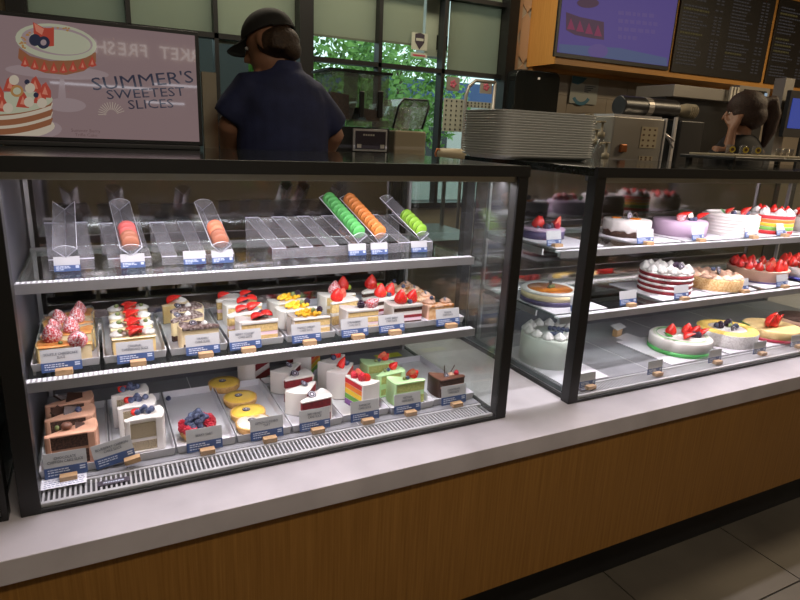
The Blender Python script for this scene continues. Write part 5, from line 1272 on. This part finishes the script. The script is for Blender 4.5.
# low dark storefront unit behind the right window, lower left windows partly obscured
# ------------------------------------------------------------------ outdoors
mat('asphalt', (.12, .12, .12), .9); mat('bark', (.10, .07, .05), .9); mat('grass_green', (.06, .12, .03), .9)
mixmat('leaf_mass', (.05, .16, .02), (.22, .42, .08), 3, .35, .65, .7)
o = tag(obj('outdoor_ground', B(-12, 22, 3.2, 30, -.12, -.05), 'asphalt'), kind='structure')
def tree(x, y, h, r, lab, seed):
    o = empty('tree', (x, y, -.05), 0, lab, 'tree', 'trees outside the windows'); rr = random.Random(seed)
    bm = nb(); tube(bm, [(0, 0, 0), (.05, 0, h * .4), (-.03, .05, h * .75)], [.12, .09, .05], 8); obj('trunk', bm, 'bark', o, True)
    bm = nb()
    for i in range(3200):
        a, b2 = rr.uniform(0, 2 * PI), rr.uniform(-1, 1); q = rr.uniform(.45, 1) * r; cc = (1 - b2 * b2) ** .5
        p = Vector((q * cc * math.cos(a), q * cc * math.sin(a), h * .62 + q * b2 * .9)); u = Vector((rr.uniform(-1, 1), rr.uniform(-1, 1), rr.uniform(-1, 1))).normalized(); v = u.orthogonal().normalized(); s_ = rr.uniform(.04, .085)
        bm.faces.new([bm.verts.new(p + u * s_), bm.verts.new(p + v * s_ * .55), bm.verts.new(p - u * s_), bm.verts.new(p - v * s_ * .55)])
    obj('foliage', bm, 'leaf_mass', o, recalc=False)
tree(2.4, 6.4, 3.6, 1.3, 'leafy tree outside the window, just right of the thick mullion', 1); tree(4.9, 8.8, 3.6, 1.25, 'leafy tree outside in the middle of the right window', 2)
tree(1.5, 9.8, 3.6, 1.4, 'leafy tree outside behind the man', 3); mat('concrete_dark', (.05, .052, .05), .9)
tag(obj('added_outdoor_wall', B(-4, 1.30, 4.8, 5.0, -.05, 2.3), 'concrete_dark'), 'dark low wall added outside the left window to hide bright sky', 'wall')  # added wall keeps bright sky out of the left window
hb = empty('outdoor_building', (6.4, 12, -.05), 0, 'pale building with a blue grey roof far outside the window', 'building')
at_parent(obj('wall', B(4.6, 9.5, 12, 15, -.05, 2.3), 'plaster_white'), hb); at_parent(obj('roof', B(4.4, 9.7, 11.8, 15.2, 2.3, 2.75), 'tag_blue'), hb)
for i in range(4): at_parent(obj('window', B(5 + i * 1.1, 5.6 + i * 1.1, 11.97, 12.0, .9, 1.7), 'dark_plastic'), hb)

# ------------------------------------------------------------------ right part of the staff side
YE = 1.35
def ex(px, py=120): return at(px, py, Y=YE).x
def ez(px, py): return at(px, py, Y=YE).z
rc = empty('service_counter', (3.4, 1.6, 0), 0, 'dark staff counter behind the right case carrying the espresso machine', 'counter')
at_parent(obj('worktop', B(2.05, 4.6, 1.28, 1.95, .90, .93), 'stone_top'), rc)
at_parent(obj('side_leaf', B(2.05, 2.62, 1.0, 1.279, .90, .93), 'stone_top'), rc); at_parent(obj('leaf_bracket', B(2.1, 2.6, 1.02, 1.32, .60, .90), 'dark_plastic'), rc); at_parent(obj('cabinet_body', B(2.08, 4.57, 1.32, 1.92, .001, .90), 'dark_plastic'), rc)
em = empty('espresso_machine', (ex(638), YE + .2, .931), 0, 'boxy steel espresso machine with two label sheets on its back', 'machine')
def ep(o): return at_parent(o, em)
xa, xb = ex(613, 130), ex(664, 130); zt = .5 * (ez(613, 118) + ez(664, 117))
ep(obj('body', B(xa, xb, YE, YE + .40, 1.0, zt), 'steel_dim', bevel=.008))
ep(obj('cup_rail', B(xa + .01, xb - .01, YE + .02, YE + .38, zt, zt + .012), 'bright_steel'))
for x in (xa + .03, xb - .06):
    for y in (YE + .03, YE + .34): ep(obj('foot', B(x, x + .03, y, y + .03, .931, 1.0), 'dark_plastic'))
ep(obj('side_trim', B(xb, xb + .012, YE - .005, YE + .40, 1.0, zt + .005), 'bright_steel'))
for (p0, y0, p1, y1) in ((642, 126.5, 655, 148.5), (639, 156, 651, 166)):
    a, b_ = at(p0, y0, Y=YE - .001), at(p1, y1, Y=YE - .001); lb = ep(obj('label_sheet', B(a.x, b_.x, YE - .0025, YE - .0005, b_.z, a.z), 'beige_plastic'))
    bm = nb()
    for i in range(3):
        for j in range(4): cx = a.x + (b_.x - a.x) * (i + .5) / 3; cz = b_.z + (a.z - b_.z) * (j + .5) / 4; box(bm, cx - .007, cx + .007, YE - .0035, YE - .0025, cz - .006, cz + .004)
    q = obj('small_print', bm, 'brown_beans'); q.parent = lb
for px in (664, 668):
    a = at(px, 137, Y=YE + .05); bm = nb(); tube(bm, [(xb, YE + .06, a.z + .02), (xb + .05, YE + .03, a.z + .015), (xb + .10, YE + .0, a.z - .02 - (px - 664) * .01)], .007, 8); ep(obj('steam_wand', bm, 'bright_steel', None, True))
ep(obj('copper_valve', B(ex(619, 146), ex(625, 146), YE - .02, YE - .0, ez(620, 152), ez(620, 144)), 'copper', bevel=.004))
# lid dispenser lying on the espresso machine
a, b_ = at(625, 106, Y=YE + .15), at(681, 106, Y=YE + .15)
o = empty('cup_dispenser', ((a.x + b_.x) / 2, YE + .2, zt + .0125), 0, 'black horizontal cup dispenser lying on the espresso machine', 'dispenser')
R_ = .058
bm = nb(); prism(bm, [(y, z + R_) for y, z in [(.0 + R_ * 1.0 * math.cos(t), R_ * math.sin(t)) for t in [2 * PI * i / 24 for i in range(24)]]], -(b_.x - a.x) / 2, (b_.x - a.x) / 2, axis=0); obj('barrel', bm, 'dark_plastic', o, bevel=.008)
bm = nb(); prism(bm, [(R_ * 1.06 * math.cos(t), R_ + R_ * 1.03 * math.sin(t)) for t in [2 * PI * i / 24 for i in range(24)]], -.045, -.0, axis=0); obj('steel_band', bm, 'steel_dim', o)
for i in range(5):
    c_ = empty('paper_cup', (b_.x + .02 + i * .017, YE + .20, zt + .07), 0, ['first', 'second', 'third', 'fourth', 'outermost'][i] + ' tan paper cup nested at the right end of the cup dispenser', 'cup', 'nested tan paper cups')
    c_.rotation_euler = (0, PI / 2, 0); bm = nb(); lathe(bm, [(.028, -.0), (.043, .085), (.045, .085), (.045, .089), (.041, .089), (.026, .003)], 20, closed=False); obj('cup_body', bm, 'beige_plastic', c_, True)
# syrup bottles with pumps
for i, (px, py) in enumerate(((591, 114), (603, 121), (597, 129), (607, 142))):
    Yp = (1.46, 1.18, 1.32, 1.06)[i]; base = .931 if Yp > 1.25 else .901
    P = at(px, py, Y=Yp); o = empty('syrup_bottle', (P.x, Yp, .931), 0, ['tallest syrup bottle with cream pump, nearest the wall notice', 'second syrup bottle with cream pump beside the espresso machine', 'third syrup bottle with cream pump, between two others', 'lowest syrup bottle with cream pump touching the machine'][i], 'bottle', 'syrup bottles with pumps')
    H = P.z - .931
    bm = nb(); lathe(bm, [(0, 0), (.036, 0), (.038, .01), (.038, H - .17), (.016, H - .11), (.014, H - .08), (0, H - .08)], 18); obj('bottle_body', bm, 'smoky_plastic', o, True)
    bm = nb(); lathe(bm, [(0, H - .08), (.018, H - .08), (.018, H - .055), (.006, H - .05), (.006, H - .008), (.016, H - .008), (.016, H), (0, H)], 14); tube(bm, [(0, 0, H - .004), (-.05, -.01, H - .006), (-.055, -.01, H - .018)], .005, 6); obj('pump', bm, 'beige_plastic', o, True)
# steel hood with panel, black machine, column, blue screen
a, b_ = at(675, 84, Y=1.9), at(741, 98, Y=1.9); b_.z = at(675, 98, Y=1.9).z
o = empty('steel_oven_hood', ((a.x + b_.x) / 2, 2.1, .96), 0, 'long steel oven top with a dark digital panel behind the woman', 'oven')
at_parent(obj('steel_top', B(a.x, b_.x, 1.9, 2.24, b_.z + .01, a.z - .0), 'steel_dim', bevel=.004), o)
c, d_ = at(740, 88, Y=1.88), at(768, 102, Y=1.88)
pf = at_parent(obj('panel_frame', B(c.x, d_.x, 1.88, 1.95, d_.z, c.z + .02), 'steel_dim', bevel=.003), o); q = obj('digital_panel', B(c.x + .05, d_.x - .05, 1.872, 1.881, d_.z + .03, c.z - .005), 'black_glossy'); q.parent = pf
scr('digit_glow', (.25, .35, .45))
bm = nb()
for i, u in enumerate((.25, .5, .8)): x = c.x + (d_.x - c.x) * u; box(bm, x, x + .03, 1.869, 1.8719, (c.z + d_.z) / 2, (c.z + d_.z) / 2 + .022)
q = obj('digits', bm, 'digit_glow'); q.parent = pf
at_parent(obj('oven_body', B(a.x, d_.x + .1, 1.96, 2.24, .001, b_.z + .01), 'dark_plastic'), o)
for i in range(3): at_parent(obj('white_clip', B(c.x - .12 + i * .035, c.x - .10 + i * .035, 1.86, 1.875, c.z - .10, c.z), 'warm_white'), o)
a, b_ = at(678, 118, Y=1.42), at(712, 118, Y=1.42)
o = empty('brewing_machine', ((a.x + b_.x) / 2, 1.6, .931), 0, 'black brewing machine between the espresso machine and the woman', 'machine')
at_parent(obj('body', B(a.x + .06, b_.x - .03, 1.44, 1.80, .931, zt + .008), 'dark_plastic', bevel=.01), o); at_parent(obj('front_frame', B(a.x - .01, a.x + .01, 1.425, 1.44, .931, at(672, 117, Y=1.44).z), 'bright_steel'), o)
a, b_ = at(778, 120, Y=1.6), at(787, 120, Y=1.6)
o = simple('steel_column', B(a.x, b_.x, 1.6, 1.68, .001, 2.0), 'steel_dim', 'upright steel post right of the woman', 'post')
a, b_ = at(793, 98, Y=1.5), at(815, 130, Y=1.5)
scr('blue_glow', (.02, .05, .30), .8)
o = empty('till_screen', ((a.x + b_.x) / 2, 1.52, 1.44), 0, 'blue glowing screen at the right picture edge', 'screen')
at_parent(obj('housing', B(a.x - .03, b_.x, 1.5, 1.53, b_.z - .06, a.z + .05), 'dark_plastic'), o); at_parent(obj('glowing_face', B(a.x, b_.x - .03, 1.497, 1.5, b_.z, a.z), 'blue_glow'), o); at_parent(obj('stalk', B(b_.x - .12, b_.x - .06, 1.51, 1.53, .94, b_.z - .05), 'dark_plastic'), o)
# low stand with pale boards on the right case, three yellow discs, glasses
a, b_ = at(714, 158, Y=.62), at(812, 164, Y=.62)
st_ = empty('board_stand', ((a.x + b_.x) / 2, .66, 1.4335), 0, 'low dark stand on the right case carrying pale serving boards', 'stand')
zt2 = at(740, 156, Y=.55).z
at_parent(obj('top_plate', B(a.x, b_.x, .52, .80, zt2 - .018, zt2 - .004), 'dark_plastic', bevel=.003), st_)
for x in (a.x + .02, b_.x - .05):
    for y in (.54, .76): at_parent(obj('leg', B(x, x + .02, y, y + .02, 1.4335, zt2 - .018), 'dark_plastic'), st_)
o = simple('serving_board', B(a.x + .01, a.x + .36, .525, .76, zt2 - .0035, zt2 + .006), 'beige_plastic', 'pale serving board on the low stand, left one', 'board', 'pale serving boards', bevel=.002)
o = simple('serving_board', B(a.x + .37, b_.x - .01, .525, .76, zt2 - .0035, zt2 + .006), 'beige_plastic', 'pale serving board on the low stand, right one', 'board', 'pale serving boards', bevel=.002)
mat('yellow_disc', (.50, .38, .03), .5)
for i, (px, py) in enumerate(((730.5, 147), (743.5, 149), (755.5, 151.5))):
    P = at(px, py, Y=.62); o = empty('yellow_disc', (P.x, .62, zt2 + .0065), 0, ['left', 'middle', 'right'][i] + ' round yellow sticker on a small clear jar on the serving boards', 'jar', 'small jars with yellow stickers')
    bm = nb(); lathe(bm, [(0, 0), (.016, 0), (.017, .004), (.017, .034), (.012, .04), (0, .041)], 16); obj('jar', bm, 'smoky_plastic', o, True)
    bm = nb(); lathe(bm, [(0, 0), (.0135, 0), (.0135, .001), (0, .001)], 20); q = obj('sticker', bm, 'yellow_disc', o); q.location = (-.008, -.0175, .020); q.rotation_euler = (PI / 2, 0, -.45)
    bm = nb(); lathe(bm, [(.006, 0), (.0075, 0), (.0075, .001), (.006, .001)], 16); q2 = obj('sticker_ring', bm, 'brown_beans', o); q2.location = (-.009, -.0188, .020); q2.rotation_euler = (PI / 2, 0, -.45)
for i, px in enumerate((778, 784.5, 791)):
    P = at(px, 153, Y=.66); o = simple('drinking_glass', lathe(nb(), [(0, 0), (.011, 0), (.013, .034), (.0118, .034), (.0102, .002), (0, .002)], 16, closed=False), 'smoky_plastic', ['left', 'middle', 'right'][i] + ' of the three small glasses at the right end of the serving boards', 'glass', 'small glasses', smooth=True)
    o.location = (P.x, .66, zt2 + .0065)

# ------------------------------------------------------------------ people
mat('skin_tan', (.32, .155, .09), .5); mat('navy_cloth', (.022, .028, .085), .8, bump=.3, bscale=300, noise=.3, nscale=12); mat('black_cloth', (.010, .010, .012), .8); mat('hair_brown', (.045, .024, .012), .6, noise=.5, nscale=120, bump=.8, bscale=180)
mat('hair_dark', (.035, .014, .008), .6, noise=.5, nscale=120, bump=.8, bscale=180); mat('cap_black', (.018, .016, .014), .8); mat('trousers', (.02, .02, .022), .85); mat('eye_white', (.6, .6, .58), .3)
def blob(bm, c, rx, ry, rz_, rot=None):
    mtx = Matrix.Translation(c) @ (rot.to_4x4() if rot else Matrix.Identity(4)) @ Matrix.Diagonal((rx, ry, rz_, 1)); bmesh.ops.create_uvsphere(bm, u_segments=24, v_segments=16, radius=1, matrix=mtx)
def loft(bm, rows, seg=24):
    """rows: (x,y,z,rx,ry) horizontal rings"""
    rg = []
    for x, y, z, rx, ry in rows: rg.append([bm.verts.new((x + rx * math.cos(2 * PI * k / seg), y + ry * math.sin(2 * PI * k / seg), z)) for k in range(seg)])
    for A, Bq in zip(rg, rg[1:]):
        for k in range(seg): bm.faces.new((A[k], A[(k + 1) % seg], Bq[(k + 1) % seg], Bq[k]))
    bm.faces.new(rg[0][::-1]); bm.faces.new(rg[-1])
def remesh(name, bm, m, parent, vox=.008, sm=6):
    o = obj(name, bm, m, parent, True); r = o.modifiers.new('remesh', 'REMESH'); r.mode = 'VOXEL'; r.voxel_size = vox; r.use_smooth_shade = True
    s = o.modifiers.new('smooth', 'SMOOTH'); s.factor = .5; s.iterations = sm; return o
def hand(bm, w_, d, side, s=1.):
    """palm and five bent fingers from the wrist w_ pointing along d"""
    w_, d = Vector(w_), Vector(d).normalized(); up = Vector((0, 0, 1)); sd = d.cross(up).normalized() * side; n = sd.cross(d).normalized() * side
    tube(bm, [w_ - d * .01, w_ + d * .03, w_ + d * .085 * s], [(.024, .018), (.038, .016), (.041, .013)], 14)
    for i, L_ in enumerate((.066, .074, .070, .056)):
        b0 = w_ + d * .080 * s + sd * ((i - 1.5) * .020); tube(bm, [b0, b0 + d * L_ * .45 - n * .004, b0 + d * L_ * .78 - n * .016, b0 + d * L_ * .95 - n * .03], [.0095, .009, .008, .0065], 8)
    b0 = w_ + d * .02 - sd * .026; tube(bm, [b0, b0 + d * .028 - sd * .024, b0 + d * .056 - sd * .034], [.012, .0105, .008], 8)
def head(bm, c, R3x3, s=1.):
    """skull, jaw, nose, ears; face looks along local +y"""
    c = Vector(c)
    def p(x, y, z): return c + R3x3 @ Vector((x * s, y * s, z * s))
    blob(bm, p(0, -.008, .02), .074 * s, .092 * s, .088 * s, R3x3); blob(bm, p(0, .022, -.045), .056 * s, .062 * s, .062 * s, R3x3)
    tube(bm, [p(0, .082, .022), p(0, .098, -.004), p(0, .108, -.020), p(0, .088, -.028)], [.008 * s, .011 * s, .014 * s, .010 * s], 10)
    blob(bm, p(0, .078, -.052), .024 * s, .012 * s, .007 * s, R3x3); blob(bm, p(0, .076, -.062), .021 * s, .012 * s, .007 * s, R3x3)
    for sx in (-1, 1): blob(bm, p(sx * .077, -.005, -.005), .010 * s, .020 * s, .032 * s, R3x3)
    return p
from mathutils import Euler
# the man with the cap
YM = 1.15
A = lambda px, py, Y=YM: at(px, py, Y=Y)
hc = A(270, 45); neck = A(284, 62)
man = empty('person', (neck.x, YM, .001), 0, 'man seen from behind in dark navy polo shirt and black cap, bending over his work', 'person')
def mp(o): return at_parent(o, man)
Rm = Euler((-.38, .12, .85)).to_matrix()
bm = nb(); ph = head(bm, (hc.x, YM + .01, hc.z), Rm)
shL, shR, elL, elR = A(247, 78), A(312, 86), A(229, 119, 1.17), A(334, 128, 1.17)
wrL, wrR = Vector((elL.x + .05, YM + .26, 1.26)), Vector((elR.x - .06, YM + .26, 1.24))
nz = neck.z
tube(bm, [(neck.x, YM + .0, nz - .08), (neck.x - .01, YM + .0, nz), (hc.x + .02, YM + .01, hc.z - .03)], [.062, .055, .052], 18)
cx = .5 * (shL.x + shR.x) + .01
loft(bm, [(cx, YM + .02, .93, .15, .11), (cx, YM + .02, 1.05, .145, .105), (cx, YM + .02, 1.25, .15, .105), (cx, YM, 1.45, .165, .11), (cx, YM, nz - .10, .16, .10), (neck.x, YM, nz - .045, .08, .07)])
for sgn, s_, e_, w_ in ((-1, shL, elL, wrL), (1, shR, elR, wrR)):
    tube(bm, [Vector((s_.x - sgn * .04, YM, s_.z - .03)), Vector((s_.x, YM, s_.z - .035)), e_ + Vector((0, 0, -.03)), e_.lerp(w_, .5) + Vector((0, 0, -.03)), w_], [.06, .055, .043, .036, .026], 14)
    hand(bm, w_, (0, 1, -.25), sgn)
    hx = cx + sgn * .085
    tube(bm, [(hx, YM + .02, .95), (hx, YM + .02, .52), (hx, YM, .10)], [.085, .060, .042], 14); blob(bm, (hx, YM + .06, .045), .048, .13, .042)
remesh('body', bm, 'skin_tan', man).matrix_parent_inverse = Matrix.Translation(man.location).inverted()
bm = nb()
loft(bm, [(cx, YM + .02, .90, .17, .13), (cx, YM + .02, 1.05, .165, .125), (cx, YM + .02, 1.25, .165, .12), (cx, YM, 1.42, .178, .125), (cx - .002, YM, nz - .14, .182, .12), (.5 * (cx + neck.x), YM, nz - .085, .155, .105), (neck.x, YM, nz - .045, .105, .085), (neck.x, YM, nz - .030, .072, .068), (neck.x, YM - .002, nz - .012, .066, .066), (neck.x, YM - .002, nz + .002, .063, .063)])
for sgn, s_, e_ in ((-1, shL, elL), (1, shR, elR)):
    tube(bm, [Vector((s_.x - sgn * .08, YM, s_.z - .035)), Vector((s_.x - sgn * .01, YM, s_.z - .045)), (s_.lerp(e_, .6)) + Vector((sgn * .008, 0, -.03)), e_ + Vector((0, 0, .0))], [.07, .074, .068, .064], 18)
remesh('polo_shirt', bm, 'navy_cloth', man, .009, 4).matrix_parent_inverse = Matrix.Translation(man.location).inverted()
bm = nb(); tube(bm, [(neck.x + .066 * math.cos(a), YM + .064 * math.sin(a) - .004, nz - .018 + .012 * math.sin(-a)) for a in [2 * PI * i / 28 for i in range(29)]], [(.007, .012)] * 29, 8, cap=False); bm.free()
bm = nb()
for sgn in (-1, 1): tube(bm, [(cx + sgn * .075, YM + .02, .98), (cx + sgn * .085, YM + .02, .52), (cx + sgn * .085, YM, .09)], [.10, .078, .07], 16)
remesh('trousers', bm, 'trousers', man, .012, 2).matrix_parent_inverse = Matrix.Translation(man.location).inverted()
for sgn in (-1, 1):
    bm = nb(); blob(bm, (cx + sgn * .085, YM + .06, .048), .056, .145, .046); mp(obj('shoe', bm, 'black_cloth', None, True))
bm = nb()   # hair showing below the cap
blob(bm, ph(0, -.034, -.010), .084, .082, .062, Rm); blob(bm, ph(.0, -.075, -.038), .062, .036, .046, Rm); blob(bm, ph(.062, -.028, -.015), .028, .052, .042, Rm); blob(bm, ph(-.062, -.028, -.012), .026, .050, .036, Rm)
rr = random.Random(11)
for i in range(60):
    u, v = rr.uniform(-1.5, 1.5), rr.uniform(-.8, .25); c_ = ph(.080 * math.sin(u), -.040 - .066 * math.cos(u) * .8, -.012 + .05 * v); blob(bm, c_, .013, .013, .012)
remesh('hair', bm, 'hair_brown', man, .007, 2).matrix_parent_inverse = Matrix.Translation(man.location).inverted()
bm = nb(); blob(bm, (0, 0, 0), .086, .104, .090)
bmesh.ops.bisect_plane(bm, geom=bm.verts[:] + bm.edges[:] + bm.faces[:], plane_co=(0, 0, -.004), plane_no=(0, 0, -1), clear_outer=True)
for v in bm.verts: v.co = Vector(ph(0, -.008, .036)) + Rm @ v.co
cp = mp(obj('cap', bm, 'cap_black', None, True))
so = cp.modifiers.new('s', 'SOLIDIFY'); so.thickness = .003
bm = nb(); pts = [Vector((.07 * math.cos(a), .09 + .075 * math.sin(a), .030 - .012 * abs(math.cos(a)))) for a in [PI * i / 12 for i in range(13)]] + [Vector((-.06, .05, .032)), Vector((.06, .05, .032))]
a_ = [bm.verts.new(ph(*q)) for q in pts]; b_ = [bm.verts.new(ph(q.x, q.y, q.z + .004)) for q in pts]
bm.faces.new(a_[::-1]); bm.faces.new(b_)
for i in range(len(a_)): bm.faces.new((a_[i], a_[(i + 1) % len(a_)], b_[(i + 1) % len(a_)], b_[i]))
bk = obj('cap_brim', bm, 'cap_black'); bk.parent = cp
bm = nb(); tube(bm, [ph(.087 * math.sin(a), -.006 - .102 * math.cos(a), .030) for a in [-1.0 + 2.0 * i / 12 for i in range(13)]], .004, 6); bk = obj('cap_strap', bm, 'cap_black'); bk.parent = cp
for sx in (-1, 1):
    bm = nb(); blob(bm, ph(sx * .031, .076, .008), .012, .006, .007, Rm); mp(obj('eye', bm, 'eye_white', None, True))
# the woman with the ponytail
YWm = 1.02
A2 = lambda px, py: at(px, py, Y=YWm)
hc = A2(744, 113); nk = A2(742, 131)
wm = empty('person', (nk.x, YWm, .001), 0, 'woman in black top with a long brown ponytail, hand raised to her face', 'person')
Rw = Euler((-.15, .0, .75)).to_matrix()
bm = nb(); ph = head(bm, (hc.x, YWm, hc.z), Rw, .95)
tube(bm, [(nk.x, YWm, nk.z - .09), (nk.x, YWm, nk.z), (hc.x, YWm, hc.z - .03)], [.050, .046, .045], 16)
sz = nk.z - .075
loft(bm, [(nk.x, YWm, .88, .15, .11), (nk.x, YWm, 1.0, .12, .09), (nk.x, YWm, 1.20, .125, .09), (nk.x, YWm, sz - .08, .15, .09), (nk.x, YWm, sz + .0, .13, .075), (nk.x, YWm, sz + .045, .06, .055)])
hl = A2(728, 128)
tube(bm, [(nk.x - .15, YWm, sz - .02), (nk.x - .21, YWm + .02, sz - .20), (hl.x - .01, YWm - .03, hl.z - .11), (hl.x + .01, YWm - .02, hl.z)], [.046, .038, .030, .022], 12); hand(bm, (hl.x + .01, YWm - .02, hl.z), (.35, .1, .9), 1, .85)
tube(bm, [(nk.x + .15, YWm, sz - .02), (nk.x + .19, YWm + .03, sz - .27), (nk.x + .13, YWm + .22, sz - .38)], [.046, .038, .024], 12); hand(bm, (nk.x + .13, YWm + .22, sz - .38), (0, 1, 0), 1, .85)
for sgn in (-1, 1):
    tube(bm, [(nk.x + sgn * .075, YWm, .92), (nk.x + sgn * .075, YWm, .5), (nk.x + sgn * .075, YWm, .08)], [.085, .058, .038], 12); blob(bm, (nk.x + sgn * .075, YWm + .05, .04), .04, .11, .036)
remesh('body', bm, 'skin_tan', wm).matrix_parent_inverse = Matrix.Translation(wm.location).inverted()
bm = nb(); loft(bm, [(nk.x, YWm, .86, .165, .125), (nk.x, YWm, 1.0, .135, .105), (nk.x, YWm, 1.20, .14, .105), (nk.x, YWm, sz - .08, .165, .105), (nk.x, YWm, sz - .01, .155, .092), (nk.x, YWm, sz + .03, .12, .08), (nk.x, YWm, sz + .055, .075, .062)])
tube(bm, [(nk.x - .12, YWm, sz - .03), (nk.x - .17, YWm + .01, sz - .08), (nk.x - .20, YWm + .02, sz - .17)], [.055, .055, .05], 12); tube(bm, [(nk.x + .12, YWm, sz - .03), (nk.x + .17, YWm + .01, sz - .08), (nk.x + .185, YWm + .02, sz - .18)], [.055, .055, .05], 12)
remesh('black_top', bm, 'black_cloth', wm, .010, 3).matrix_parent_inverse = Matrix.Translation(wm.location).inverted()
bm = nb()
for sgn in (-1, 1): tube(bm, [(nk.x + sgn * .07, YWm, .93), (nk.x + sgn * .075, YWm, .5), (nk.x + sgn * .075, YWm, .09)], [.10, .072, .06], 14)
remesh('trousers', bm, 'trousers', wm, .012, 2).matrix_parent_inverse = Matrix.Translation(wm.location).inverted()
for sgn in (-1, 1):
    bm = nb(); blob(bm, (nk.x + sgn * .075, YWm + .05, .042), .048, .125, .04); at_parent(obj('shoe', bm, 'black_cloth', None, True), wm)
bm = nb(); blob(bm, ph(0, -.014, .030), .086, .098, .090, Rw); blob(bm, ph(0, -.045, -.02), .078, .070, .075, Rw); blob(bm, ph(.058, .0, -.01), .030, .070, .06, Rw); blob(bm, ph(-.058, .0, -.01), .030, .065, .06, Rw)
q0 = ph(0, -.10, .05)
tube(bm, [q0, q0 + Vector((.045, -.01, .01)), q0 + Vector((.075, -.015, -.06)), q0 + Vector((.075, -.01, -.15)), q0 + Vector((.06, 0, -.24))], [.022, .034, .040, .034, .012], 12)
remesh('ponytail_hair', bm, 'hair_dark', wm, .007, 2).matrix_parent_inverse = Matrix.Translation(wm.location).inverted()
for sx in (-1, 1):
    bm = nb(); blob(bm, ph(sx * .030, .076, .008), .011, .006, .006, Rw); at_parent(obj('eye', bm, 'eye_white', None, True), wm)

# ------------------------------------------------------------------ wall behind the customers: lit lettering and added light bars mirrored in the screens
mat('sign_white', (.8, .8, .76), .5, emit=(1, .96, .85), es=3.2)
# mirror images seen at Y=5.4 beyond the screen plane Y=.7 stand at Y=-4.0
YB = -4.47
VY = 2 * .7 - YB
a, b_ = at(190, 56, Y=VY), at(104, 52, Y=VY)
lw = (a.x - b_.x) / 8.2
txt = 'MARKET FRESH'
sg = empty('wall_sign', (a.x, YB, a.z), 0, 'raised white lettering on the wall behind the customers', 'sign')
for i, ch in enumerate(txt):
    if ch == ' ': continue
    me = text_mesh(ch, .17, 'sign_white', .008, bold=.001)
    me.transform(Matrix.Rotation(PI, 4, 'Z') @ Matrix.Rotation(PI / 2, 4, 'X'))
    q = bpy.data.objects.new('letter', me); COL.objects.link(q); q.parent = sg; q.location = (-(i - 2.5) * lw, 0, .0)
mat('light_bar_glow', (.8, .8, .8), .5, emit=(.85, .9, 1), es=6.0)
for i, (p0, p1, py) in enumerate(((50, 152, 82.5), (153, 198, 84), (146, 184, 102))):  # added bars stand for case LED lines mirrored in the screen
    a, b_ = at(p0, py, Y=VY), at(p1, py, Y=VY)
    o = empty('added_light_bar', (a.x, YB, a.z), 0, ['long light bar added on the wall behind the customers', 'short upper light bar added on the wall behind the customers', 'short lower light bar added on the wall behind the customers'][i], 'lamp')
    at_parent(obj('tube', B(a.x, b_.x, YB + .01, YB + .03, a.z - .010, a.z + .010), 'light_bar_glow', bevel=.004), o)
    at_parent(obj('light_bar_bracket', B(a.x + .02, b_.x - .02, YB - .029, YB + .009, a.z - .02, a.z + .02), 'steel_dim'), o)
